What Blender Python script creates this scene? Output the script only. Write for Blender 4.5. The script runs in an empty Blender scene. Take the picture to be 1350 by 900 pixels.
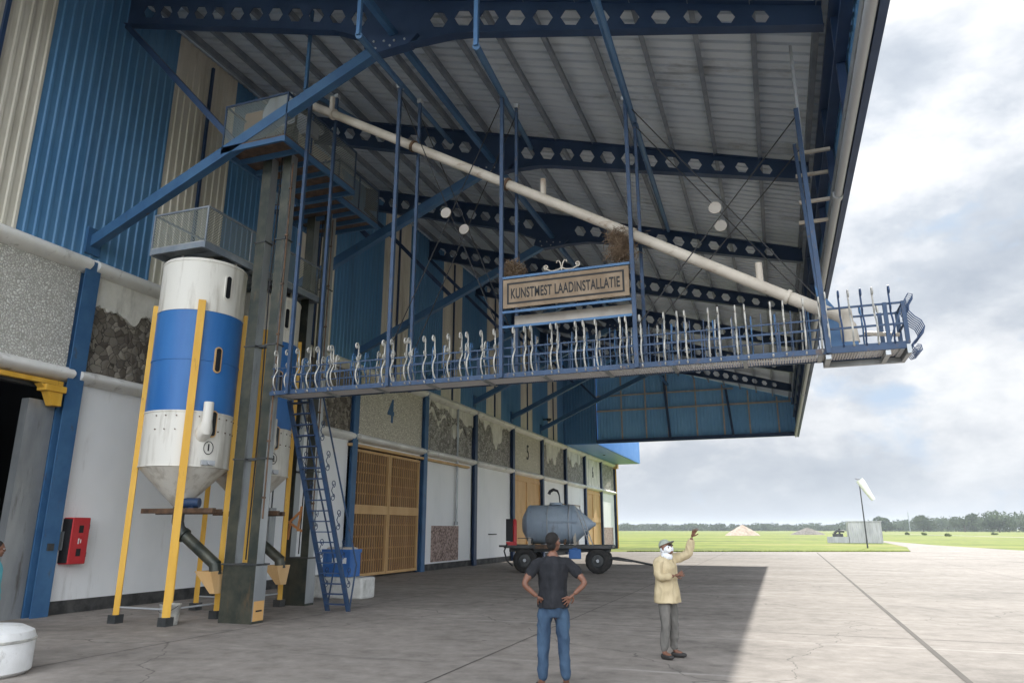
import bpy, bmesh, math, random
from mathutils import Vector, Matrix
R = math.radians
random.seed(7)
sc = bpy.context.scene
col = sc.collection

# ------------------------------------------------------------------ camera
cd = bpy.data.cameras.new('camera'); cam = bpy.data.objects.new('camera', cd); col.objects.link(cam)
cd.sensor_width = 36.0; cd.lens = 36.0*940/1350; cd.clip_start = 0.1; cd.clip_end = 9000
cam.location = (0, 0, 1.8); cam.rotation_euler = (R(90+14.722), 0, R(19.961))
sc.camera = cam

# ------------------------------------------------------------------ world, sun, exposure
SUN_EL = math.atan(1/1.7586); SUN_AZ = math.atan2(.316, 1.73)      # azimuth from +Y towards +X
w = bpy.data.worlds.new('World'); sc.world = w; w.use_nodes = True
nt = w.node_tree; N = nt.nodes; L = nt.links
for n in list(N): N.remove(n)
out = N.new('ShaderNodeOutputWorld'); bg = N.new('ShaderNodeBackground'); L.new(bg.outputs[0], out.inputs[0])
sky = N.new('ShaderNodeTexSky'); sky.sky_type = 'NISHITA'; sky.sun_disc = False
sky.sun_elevation = SUN_EL; sky.sun_rotation = SUN_AZ; sky.air_density = 1.3; sky.dust_density = 1.0
sky.altitude = 0
tc = N.new('ShaderNodeTexCoord'); sep = N.new('ShaderNodeSeparateXYZ'); L.new(tc.outputs['Generated'], sep.inputs[0])
def wm(op, a, b=None, c=None):
    n = N.new('ShaderNodeMath'); n.operation = op
    for i, v in enumerate((a, b, c)):
        if v is None: continue
        if isinstance(v, (int, float)): n.inputs[i].default_value = v
        else: L.new(v, n.inputs[i])
    return n.outputs[0]
cmb = N.new('ShaderNodeCombineXYZ'); L.new(sep.outputs[0], cmb.inputs[0]); L.new(sep.outputs[1], cmb.inputs[1]); L.new(wm('MULTIPLY', sep.outputs[2], 1.7), cmb.inputs[2])
def wnoise(scale, detail, rough, dist=0.0, off=(0, 0, 0)):
    mp = N.new('ShaderNodeMapping'); mp.inputs['Location'].default_value = off; L.new(cmb.outputs[0], mp.inputs[0])
    n = N.new('ShaderNodeTexNoise'); n.inputs['Scale'].default_value = scale; n.inputs['Detail'].default_value = detail
    n.inputs['Roughness'].default_value = rough; n.inputs['Distortion'].default_value = dist; L.new(mp.outputs[0], n.inputs[0]); return n.outputs[0]
def wramp(v, pts):
    r = N.new('ShaderNodeValToRGB'); L.new(v, r.inputs[0])
    while len(r.color_ramp.elements) < len(pts): r.color_ramp.elements.new(0.5)
    for e, (p, c) in zip(r.color_ramp.elements, pts): e.position = p; e.color = (*c, 1) if len(c) == 3 else c
    return r.outputs[0]
CL_OFF = (4.4, 6.2, 2.9)
cover = wramp(wnoise(3.1, 12, .60, .15, CL_OFF), [(.37, (0, 0, 0)), (.45, (1, 1, 1))])
shade = wramp(wnoise(3.9, 12, .60, .10, (CL_OFF[0]+.06, CL_OFF[1]+.03, CL_OFF[2]+.09)), [(.38, (7.9, 8.0, 8.1)), (.47, (6.2, 6.4, 6.75)), (.54, (4.9, 5.25, 5.75)), (.66, (3.8, 4.2, 4.8))])
# forward scattering: cloud near the sun is brighter
sd = (math.sin(SUN_AZ)*math.cos(SUN_EL), math.cos(SUN_AZ)*math.cos(SUN_EL), math.sin(SUN_EL))
dp = N.new('ShaderNodeVectorMath'); dp.operation = 'DOT_PRODUCT'; L.new(tc.outputs['Generated'], dp.inputs[0]); dp.inputs[1].default_value = sd
glow = wm('MULTIPLY_ADD', wm('POWER', wm('MAXIMUM', dp.outputs['Value'], 0.0), 20.0), .16, .53)
# added fill: out-of-view sky away from the sun brightened to light the canopy
glow = wm('ADD', glow, wm('MULTIPLY', wm('MINIMUM', wm('MAXIMUM', wm('MULTIPLY_ADD', dp.outputs['Value'], -1.0, .45), 0.0), 1.0), 3.0))
vm = N.new('ShaderNodeVectorMath'); vm.operation = 'SCALE'; L.new(shade, vm.inputs[0]); L.new(glow, vm.inputs[3])
skm = N.new('ShaderNodeVectorMath'); skm.operation = 'MINIMUM'; L.new(sky.outputs[0], skm.inputs[0]); skm.inputs[1].default_value = (2.6, 3.2, 4.0)
mix = N.new('ShaderNodeMix'); mix.data_type = 'RGBA'
L.new(wm('MULTIPLY', cover, .94), mix.inputs['Factor']); L.new(skm.outputs[0], mix.inputs['A']); L.new(vm.outputs[0], mix.inputs['B'])
hzm = N.new('ShaderNodeMix'); hzm.data_type = 'RGBA'; L.new(wm('MULTIPLY', wm('POWER', wm('SUBTRACT', 1.0, wm('MAXIMUM', sep.outputs[2], 0.0)), 18.0), .7), hzm.inputs['Factor'])
L.new(mix.outputs['Result'], hzm.inputs['A']); hzm.inputs['B'].default_value = (3.15, 3.38, 3.7, 1)
L.new(hzm.outputs['Result'], bg.inputs[0]); bg.inputs[1].default_value = 0.10

sl = bpy.data.lights.new('sun', 'SUN'); sl.energy = 2.6; sl.angle = R(.6); sl.color = (1, .95, .87)
so = bpy.data.objects.new('sun', sl); col.objects.link(so)
so.rotation_euler = Vector(sd).to_track_quat('Z', 'Y').to_euler(); so.location = (10, 40, 40)
sc.view_settings.view_transform = 'Standard'; sc.view_settings.look = 'None'; sc.view_settings.gamma = 1
sc.view_settings.exposure = 1.17
sc.render.engine = 'CYCLES'; sc.cycles.use_denoising = True; sc.cycles.max_bounces = 8; sc.cycles.diffuse_bounces = 5
sc.cycles.transparent_max_bounces = 16; sc.cycles.caustics_reflective = False; sc.cycles.caustics_refractive = False
sc.cycles.sample_clamp_indirect = 6

# ------------------------------------------------------------------ materials
M = {}
def mat(name, c, rough=.6, metal=0, c2=None, scale=1.5, detail=6, stretch=(1, 1, 1), bump=0, bscale=None, lo=.4, hi=.65, spec=.4, dirt=None, dscale=1.2, dst=(1, 1, .12), dlo=.58, dhi=.72):
    m = bpy.data.materials.new(name); m.use_nodes = True; t = m.node_tree; b = t.nodes['Principled BSDF']
    b.inputs['Base Color'].default_value = (*c, 1); b.inputs['Roughness'].default_value = rough; b.inputs['Metallic'].default_value = metal
    b.inputs['Specular IOR Level'].default_value = spec
    if c2 is not None or bump:
        g = t.nodes.new('ShaderNodeNewGeometry'); mp = t.nodes.new('ShaderNodeMapping'); mp.inputs['Scale'].default_value = stretch
        t.links.new(g.outputs['Position'], mp.inputs[0])
    if c2 is not None:
        n = t.nodes.new('ShaderNodeTexNoise'); n.inputs['Scale'].default_value = scale; n.inputs['Detail'].default_value = detail; n.inputs['Roughness'].default_value = .62
        t.links.new(mp.outputs[0], n.inputs[0])
        r = t.nodes.new('ShaderNodeValToRGB'); r.color_ramp.elements[0].position = lo; r.color_ramp.elements[1].position = hi
        r.color_ramp.elements[0].color = (*c, 1); r.color_ramp.elements[1].color = (*c2, 1)
        t.links.new(n.outputs[0], r.inputs[0]); t.links.new(r.outputs[0], b.inputs['Base Color'])
    if bump:
        n2 = t.nodes.new('ShaderNodeTexNoise'); n2.inputs['Scale'].default_value = bscale or scale*8; n2.inputs['Detail'].default_value = 4
        t.links.new(mp.outputs[0], n2.inputs[0])
        bp = t.nodes.new('ShaderNodeBump'); bp.inputs['Strength'].default_value = bump; bp.inputs['Distance'].default_value = .03
        t.links.new(n2.outputs[0], bp.inputs['Height']); t.links.new(bp.outputs[0], b.inputs['Normal'])
    if dirt is not None:          # runs and patches of grime / rust with their own outline
        mp2 = t.nodes.new('ShaderNodeMapping'); mp2.inputs['Scale'].default_value = dst; mp2.inputs['Location'].default_value = (3.3, 7.7, 1.1)
        g2 = t.nodes.new('ShaderNodeNewGeometry'); t.links.new(g2.outputs['Position'], mp2.inputs[0])
        n3 = t.nodes.new('ShaderNodeTexNoise'); n3.inputs['Scale'].default_value = dscale; n3.inputs['Detail'].default_value = 9; n3.inputs['Roughness'].default_value = .68; t.links.new(mp2.outputs[0], n3.inputs[0])
        r3 = t.nodes.new('ShaderNodeValToRGB'); r3.color_ramp.elements[0].position = dlo; r3.color_ramp.elements[1].position = dhi
        r3.color_ramp.elements[0].color = (0, 0, 0, 1); r3.color_ramp.elements[1].color = (.85, .85, .85, 1); t.links.new(n3.outputs[0], r3.inputs[0])
        mx = t.nodes.new('ShaderNodeMix'); mx.data_type = 'RGBA'; t.links.new(r3.outputs[0], mx.inputs['Factor'])
        if b.inputs['Base Color'].links: t.links.new(b.inputs['Base Color'].links[0].from_socket, mx.inputs['A'])
        else: mx.inputs['A'].default_value = (*c, 1)
        mx.inputs['B'].default_value = (*dirt, 1); t.links.new(mx.outputs['Result'], b.inputs['Base Color'])
    M[name] = m; return m
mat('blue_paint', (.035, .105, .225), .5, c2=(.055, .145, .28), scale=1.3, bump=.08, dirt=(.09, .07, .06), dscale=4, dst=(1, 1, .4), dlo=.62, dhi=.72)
mat('rail_blue', (.022, .050, .105), .55, c2=(.034, .070, .14), scale=3, dirt=(.10, .07, .05), dscale=7, dst=(1, 1, 1), dlo=.58, dhi=.68)
mat('gable_blue', (.20, .46, .76), .6, c2=(.24, .52, .82), scale=.5)
mat('stud_tan', (.42, .37, .31), .7, c2=(.55, .49, .42), scale=3)
mat('navy_and_shaded_blue', (.016, .040, .10), .5, c2=(.028, .060, .135), scale=1.1)  # also the beams' blue paint with backlit shade put into the colour
mat('blue_sheet', (.075, .215, .41), .5, c2=(.11, .26, .45), scale=.7, stretch=(1, 1, .25), dirt=(.05, .12, .22), dscale=1.4, dst=(1, 1, .08), dlo=.54, dhi=.78)
mat('cream_sheet', (.60, .57, .48), .55, c2=(.74, .71, .62), scale=.9, stretch=(1, 1, .2), dirt=(.24, .21, .16), dscale=1.6, dst=(1, 1, .08), dlo=.54, dhi=.78)
mat('sky_sheet', (.16, .36, .70), .4, c2=(.20, .40, .74), scale=.9)
mat('roof_sheet', (.58, .65, .72), .5, c2=(.68, .74, .79), scale=.5, stretch=(.3, 1, 1), dirt=(.20, .20, .19), dscale=.9, dst=(.4, 1, 1), dlo=.56, dhi=.76)
mat('purlin_steel', (.16, .19, .23), .55, c2=(.25, .28, .31), scale=2)
mat('white_wall', (.76, .78, .78), .75, c2=(.86, .87, .87), scale=.35, stretch=(1, 1, .5), bump=.05, lo=.35, hi=.6, dirt=(.36, .35, .32), dscale=1.5, dlo=.60, dhi=.80)
mat('white_ledge', (.72, .71, .67), .6, c2=(.86, .85, .81), scale=.8, dirt=(.22, .20, .17), dscale=3, dst=(1, 1, .5), dlo=.58, dhi=.74)
mat('dark_base', (.035, .035, .035), .8, c2=(.09, .09, .085), scale=3)
mat('yellow_paint', (.62, .34, .035), .5, c2=(.72, .43, .07), scale=2.2, stretch=(1, 1, .2), dirt=(.16, .09, .04), dscale=7, dst=(1, 1, .3), dlo=.62, dhi=.70)
mat('tan_paint', (.54, .33, .14), .6, c2=(.64, .42, .20), scale=1.6, stretch=(1, 1, .3))
mat('gate_back', (.075, .045, .025), .8, c2=(.12, .07, .04), scale=2)
mat('gate_slat', (.40, .225, .095), .6, c2=(.50, .30, .14), scale=1.6, stretch=(1, 1, .3))
mat('tan_sheet', (.20, .11, .05), .7, c2=(.28, .17, .08), scale=1.2, stretch=(1, 1, .2))
mat('silo_white', (.44, .41, .35), .5, c2=(.68, .66, .60), scale=3.0, stretch=(1, 1, .12), lo=.36, hi=.50, dirt=(.22, .12, .06), dscale=4, dst=(1, 1, .10), dlo=.66, dhi=.76)
mat('silo_blue', (.018, .12, .36), .45, c2=(.035, .16, .42), scale=1.2, stretch=(1, 1, .2), dirt=(.07, .11, .20), dscale=2.6, dst=(1, 1, .2), dlo=.60, dhi=.76)
mat('galvanised', (.30, .32, .33), .45, metal=.6, c2=(.42, .44, .45), scale=1.4, stretch=(1, 1, .3), dirt=(.09, .07, .05), dscale=3, dst=(1, 1, .15), dlo=.56, dhi=.72)
mat('dark_steel', (.045, .05, .052), .5, metal=.3, c2=(.09, .09, .088), scale=2)
mat('oily_shaded_steel', (.035, .042, .036), .4, metal=.3, c2=(.08, .08, .06), scale=2.5, dirt=(.12, .085, .05), dscale=5, dst=(1, 1, .3), dlo=.58, dhi=.72)  # on the elevators its darkness is shade put into the colour
mat('rust_brown', (.07, .045, .03), .7, c2=(.16, .09, .05), scale=6)
mat('cream_pipe', (.46, .41, .34), .55, c2=(.57, .52, .44), scale=1.6, bump=.05, dirt=(.20, .12, .07), dscale=5, dst=(.3, 1, 1), dlo=.58, dhi=.70)
mat('white_paint', (.30, .30, .28), .5, c2=(.60, .58, .52), scale=5)
mat('white_plain', (.72, .72, .70), .45, c2=(.80, .80, .79), scale=4, dirt=(.35, .33, .29), dscale=6, dst=(1, 1, .5), dlo=.58, dhi=.75)
mat('black_plain', (.015, .015, .017), .6)
mat('red_paint', (.45, .025, .03), .4, c2=(.5, .04, .045), scale=5)
mat('sign_board', (.19, .135, .085), .7, c2=(.27, .205, .14), scale=2.5)
mat('sign_black', (.02, .02, .02), .7)
mat('blank_board', (.32, .29, .25), .7, c2=(.40, .37, .33), scale=2)
mat('rubber', (.018, .018, .018), .85, c2=(.04, .038, .035), scale=8)
mat('tank_paint', (.28, .35, .43), .5, c2=(.36, .43, .50), scale=1.3, bump=.06, dirt=(.10, .08, .06), dscale=3, dst=(1, 1, .25), dlo=.60, dhi=.74)
mat('pale_steel', (.42, .44, .46), .5, metal=.2)
mat('crate_blue', (.03, .12, .36), .5, c2=(.045, .15, .40), scale=4, dirt=(.12, .14, .2), dscale=5, dlo=.6, dhi=.75)
mat('block_white', (.52, .52, .49), .8, c2=(.66, .66, .63), scale=5, bump=.15, dirt=(.2, .19, .16), dscale=3, dst=(1,1,.5), dlo=.5, dhi=.75)
mat('wood_orange', (.50, .22, .08), .6)
mat('twig', (.13, .085, .05), .9, c2=(.26, .19, .13), scale=20)
mat('pink_stone', (.17, .12, .10), .85, c2=(.48, .36, .32), scale=10, detail=3, bump=.5, bscale=14, lo=.42, hi=.56)
mat('fabric_black', (.010, .011, .014), .95, c2=(.018, .019, .023), scale=12, bump=.9, bscale=6, stretch=(1, 1, .45), dirt=(.03, .03, .034), dscale=6, dst=(1,1,.3), dlo=.5, dhi=.8)
mat('denim', (.022, .045, .085), .85, c2=(.045, .085, .14), scale=5, bump=.9, bscale=6, stretch=(1, 1, .45))
mat('fabric_beige', (.44, .36, .22), .85, c2=(.54, .45, .29), scale=5, bump=.9, bscale=6, stretch=(1, 1, .45))
mat('fabric_grey', (.115, .11, .10), .9, c2=(.17, .16, .145), scale=6, bump=.9, bscale=6, stretch=(1, 1, .45))
mat('fabric_white', (.62, .64, .66), .85, c2=(.72, .74, .76), scale=8, bump=.9, bscale=6, stretch=(1, 1, .45))
mat('cap_grey', (.30, .33, .28), .85)
mat('fabric_teal', (.10, .36, .42), .85, c2=(.13, .42, .48), scale=6)
mat('skin_dark', (.15, .068, .042), .5, c2=(.19, .09, .057), scale=12)
mat('skin_palm', (.38, .19, .14), .55)
mat('hair_black', (.014, .012, .011), .8, bump=.6, bscale=120)
mat('shoe', (.03, .028, .027), .6)
mat('eye_white', (.7, .68, .65), .3)
mat('lip', (.20, .07, .06), .5)
mat('gravel_tan', (.50, .38, .29), .95, c2=(.66, .54, .44), scale=1.6, bump=.6, bscale=2)
mat('gravel_grey', (.22, .20, .17), .95, c2=(.34, .30, .26), scale=1.2, bump=.6, bscale=2)
mat('shed_wall', (.34, .34, .34), .7, c2=(.46, .46, .46), scale=1.0, stretch=(1, 1, .3), dirt=(.2, .2, .19), dscale=1.5, dst=(1, 1, .1), dlo=.5, dhi=.7)
mat('leaf', (.035, .060, .022), .8, c2=(.075, .105, .040), scale=.12, detail=5)
mat('bark', (.10, .08, .06), .9)
mat('shrub_leaf', (.08, .11, .035), .85, c2=(.13, .16, .06), scale=2)
mat('sock', (.74, .73, .67), .8, c2=(.82, .81, .76), scale=4)
mat('window_dark', (.012, .013, .015), .25)
mat('badge_plate', (.62, .36, .13), .6)
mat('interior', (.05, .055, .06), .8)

def mesh_screen(name, c, alpha_cell, fill):
    """wire mesh panels: real holes cut by a fine grid, opaque wires"""
    m = bpy.data.materials.new(name); m.use_nodes = True; t = m.node_tree; b = t.nodes['Principled BSDF']
    b.inputs['Base Color'].default_value = (*c, 1); b.inputs['Roughness'].default_value = .6
    g = t.nodes.new('ShaderNodeNewGeometry'); s = t.nodes.new('ShaderNodeSeparateXYZ'); t.links.new(g.outputs['Position'], s.inputs[0])
    def mm(op, a, b_):
        n = t.nodes.new('ShaderNodeMath'); n.operation = op
        for i, v in enumerate((a, b_)):
            if isinstance(v, (int, float)): n.inputs[i].default_value = v
            else: t.links.new(v, n.inputs[i])
        return n.outputs[0]
    u = mm('ADD', s.outputs[0], s.outputs[1])
    a1 = mm('LESS_THAN', mm('PINGPONG', mm('ADD', u, s.outputs[2]), alpha_cell), alpha_cell*fill)
    a2 = mm('LESS_THAN', mm('PINGPONG', mm('SUBTRACT', u, s.outputs[2]), alpha_cell), alpha_cell*fill)
    t.links.new(mm('MAXIMUM', a1, a2), b.inputs['Alpha']); M[name] = m
mesh_screen('wire_mesh', (.20, .22, .20), .035, .26)

def cellmat(name, dark, a, b_, scale, bump, mortar=.08, dist=.06):
    """rubble stone: voronoi cells of differing tone with dark joints"""
    m = bpy.data.materials.new(name); m.use_nodes = True; t = m.node_tree; bs = t.nodes['Principled BSDF']; bs.inputs['Roughness'].default_value = .9
    g = t.nodes.new('ShaderNodeNewGeometry')
    nz = t.nodes.new('ShaderNodeTexNoise'); nz.inputs['Scale'].default_value = 3; t.links.new(g.outputs['Position'], nz.inputs[0])
    ad = t.nodes.new('ShaderNodeVectorMath'); ad.operation = 'MULTIPLY_ADD'; t.links.new(nz.outputs['Color'], ad.inputs[0]); ad.inputs[1].default_value = (.25, .25, .25); t.links.new(g.outputs['Position'], ad.inputs[2])
    v1 = t.nodes.new('ShaderNodeTexVoronoi'); v1.feature = 'DISTANCE_TO_EDGE'; v1.inputs['Scale'].default_value = scale; t.links.new(ad.outputs[0], v1.inputs[0])
    v2 = t.nodes.new('ShaderNodeTexVoronoi'); v2.inputs['Scale'].default_value = scale; t.links.new(ad.outputs[0], v2.inputs[0])
    sp = t.nodes.new('ShaderNodeSeparateColor'); t.links.new(v2.outputs['Color'], sp.inputs[0])
    r1 = t.nodes.new('ShaderNodeValToRGB'); r1.color_ramp.elements[0].color = (*a, 1); r1.color_ramp.elements[1].color = (*b_, 1); t.links.new(sp.outputs[0], r1.inputs[0])
    r2 = t.nodes.new('ShaderNodeValToRGB'); r2.color_ramp.elements[0].position = mortar*.3; r2.color_ramp.elements[1].position = mortar; t.links.new(v1.outputs[0], r2.inputs[0])
    mx = t.nodes.new('ShaderNodeMix'); mx.data_type = 'RGBA'; t.links.new(r2.outputs[0], mx.inputs['Factor']); mx.inputs['A'].default_value = (*dark, 1); t.links.new(r1.outputs[0], mx.inputs['B'])
    t.links.new(mx.outputs['Result'], bs.inputs['Base Color'])
    bp = t.nodes.new('ShaderNodeBump'); bp.inputs['Strength'].default_value = bump; bp.inputs['Distance'].default_value = dist
    t.links.new(v1.outputs[0], bp.inputs['Height']); t.links.new(bp.outputs[0], bs.inputs['Normal']); M[name] = m
cellmat('rubble_brown', (.05, .043, .034), (.09, .075, .06), (.30, .27, .22), 5.5, .8, .05)
cellmat('rubble_grey', (.08, .076, .066), (.20, .19, .17), (.52, .50, .45), 6.5, .9, .06)
cellmat('roughcast', (.38, .37, .33), (.58, .57, .52), (.78, .77, .72), 17.0, .8, .22, .04)
cellmat('roughcast_warm', (.42, .39, .31), (.60, .57, .47), (.76, .72, .61), 12, .8, .18, .04)
mat('stucco', (.62, .60, .53), .85, c2=(.78, .76, .69), scale=1.4, bump=.3, bscale=30, dirt=(.16, .15, .12), dscale=1.8, dst=(1, 1, .18), dlo=.52, dhi=.74)

def ground_mat(name, stops, s1, s2, stretch, bump=.1, rough=.85, fine=.35, warp=0.0):
    m = bpy.data.materials.new(name); m.use_nodes = True; t = m.node_tree; b = t.nodes['Principled BSDF']; b.inputs['Roughness'].default_value = rough
    b.inputs['Specular IOR Level'].default_value = .25
    g = t.nodes.new('ShaderNodeNewGeometry'); mp = t.nodes.new('ShaderNodeMapping'); mp.vector_type = 'POINT'
    mp.inputs['Rotation'].default_value = (0, 0, R(-20)); mp.inputs['Scale'].default_value = stretch; t.links.new(g.outputs['Position'], mp.inputs[0])
    n1 = t.nodes.new('ShaderNodeTexNoise'); n1.inputs['Scale'].default_value = s1; n1.inputs['Detail'].default_value = 9; n1.inputs['Roughness'].default_value = .62; n1.inputs['Distortion'].default_value = warp; t.links.new(mp.outputs[0], n1.inputs[0])
    n2 = t.nodes.new('ShaderNodeTexNoise'); n2.inputs['Scale'].default_value = s2; n2.inputs['Detail'].default_value = 6; n2.inputs['Roughness'].default_value = .7; t.links.new(g.outputs['Position'], n2.inputs[0])
    mx = t.nodes.new('ShaderNodeMix'); mx.data_type = 'FLOAT'; mx.inputs['Factor'].default_value = fine; t.links.new(n1.outputs[0], mx.inputs['A']); t.links.new(n2.outputs[0], mx.inputs['B'])
    r = t.nodes.new('ShaderNodeValToRGB')
    while len(r.color_ramp.elements) < len(stops): r.color_ramp.elements.new(.5)
    for e, (p, c) in zip(r.color_ramp.elements, stops): e.position = p; e.color = (*c, 1)
    t.links.new(mx.outputs['Result'], r.inputs[0]); t.links.new(r.outputs[0], b.inputs['Base Color'])
    if name == 'concrete':
        base = r.outputs[0]
        def layer(val, lo, hi, colr, amt):
            nonlocal base
            q = t.nodes.new('ShaderNodeValToRGB'); q.color_ramp.elements[0].position = lo; q.color_ramp.elements[1].position = hi
            q.color_ramp.elements[0].color = (0, 0, 0, 1); q.color_ramp.elements[1].color = (amt, amt, amt, 1); t.links.new(val, q.inputs[0])
            m2 = t.nodes.new('ShaderNodeMix'); m2.data_type = 'RGBA'; t.links.new(q.outputs[0], m2.inputs['Factor']); t.links.new(base, m2.inputs['A']); m2.inputs['B'].default_value = (*colr, 1); base = m2.outputs['Result']
        def noise(scale, det, st, loc=(0, 0, 0), rot=0, dist=0, rg=.6):
            mq = t.nodes.new('ShaderNodeMapping'); mq.inputs['Scale'].default_value = st; mq.inputs['Location'].default_value = loc; mq.inputs['Rotation'].default_value = (0, 0, rot); t.links.new(g.outputs['Position'], mq.inputs[0])
            nq = t.nodes.new('ShaderNodeTexNoise'); nq.inputs['Scale'].default_value = scale; nq.inputs['Detail'].default_value = det; nq.inputs['Distortion'].default_value = dist; nq.inputs['Roughness'].default_value = rg; t.links.new(mq.outputs[0], nq.inputs[0]); return nq.outputs[0], mq
        v, _ = noise(.5, 8, (1, 1, 1), (5, 2, 0), dist=1.2); layer(v, .60, .74, (.13, .12, .11), .75)          # damp / oily patches
        v, _ = noise(.9, 6, (.10, 2.2, 1), (1, 9, 0), R(-35), .3); layer(v, .62, .70, (.12, .11, .10), .55)     # dragged tyre streaks
        v, _ = noise(.7, 6, (.12, 2.6, 1), (8, 3, 0), R(8), .3); layer(v, .62, .72, (.52, .49, .45), .6)       # pale scrapes
        v, _ = noise(3.0, 3, (1, 1, 1), (2, 2, 0)); layer(v, .70, .74, (.08, .07, .065), .7)                    # oil spots
        nd = t.nodes.new('ShaderNodeTexNoise'); nd.inputs['Scale'].default_value = .8; nd.inputs['Detail'].default_value = 5; t.links.new(g.outputs['Position'], nd.inputs[0])
        ma = t.nodes.new('ShaderNodeVectorMath'); ma.operation = 'MULTIPLY_ADD'; t.links.new(nd.outputs['Color'], ma.inputs[0]); ma.inputs[1].default_value = (1.6, 1.6, 0); t.links.new(g.outputs['Position'], ma.inputs[2])
        vo = t.nodes.new('ShaderNodeTexVoronoi'); vo.feature = 'DISTANCE_TO_EDGE'; vo.inputs['Scale'].default_value = .17; vo.voronoi_dimensions = '2D'; t.links.new(ma.outputs[0], vo.inputs[0])
        iv = t.nodes.new('ShaderNodeMath'); iv.operation = 'SUBTRACT'; iv.inputs[0].default_value = 1; t.links.new(vo.outputs[0], iv.inputs[1]); layer(iv.outputs[0], .9965, .9985, (.07, .065, .06), .7)   # hairline cracks
        t.links.new(base, b.inputs['Base Color'])
    bp = t.nodes.new('ShaderNodeBump'); bp.inputs['Strength'].default_value = bump; bp.inputs['Distance'].default_value = .02; t.links.new(n2.outputs[0], bp.inputs['Height']); t.links.new(bp.outputs[0], b.inputs['Normal'])
    M[name] = m
ground_mat('concrete', [(.34, (.155, .139, .124)), (.46, (.245, .220, .196)), (.55, (.305, .273, .244)), (.68, (.41, .370, .333))], .25, 2.6, (.75, 1.5, 1), warp=.9, fine=.5)
ground_mat('old_concrete', [(.34, (.30, .28, .25)), (.6, (.44, .41, .37))], .2, 1.6, (1, 1, 1))
ground_mat('grass_ground', [(.40, (0.078, 0.105, 0.010)), (.47, (0.144, 0.199, 0.016)), (.53, (0.210, 0.252, 0.024)), (.60, (.27, .25, .07))], .05, .45, (.5, 1.8, 1), bump=.6, rough=.95, fine=.4, warp=.8)
ground_mat('joint_dark', [(.3, (.05, .045, .04)), (.7, (.10, .09, .08))], 1, 3, (1, 1, 1))

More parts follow.
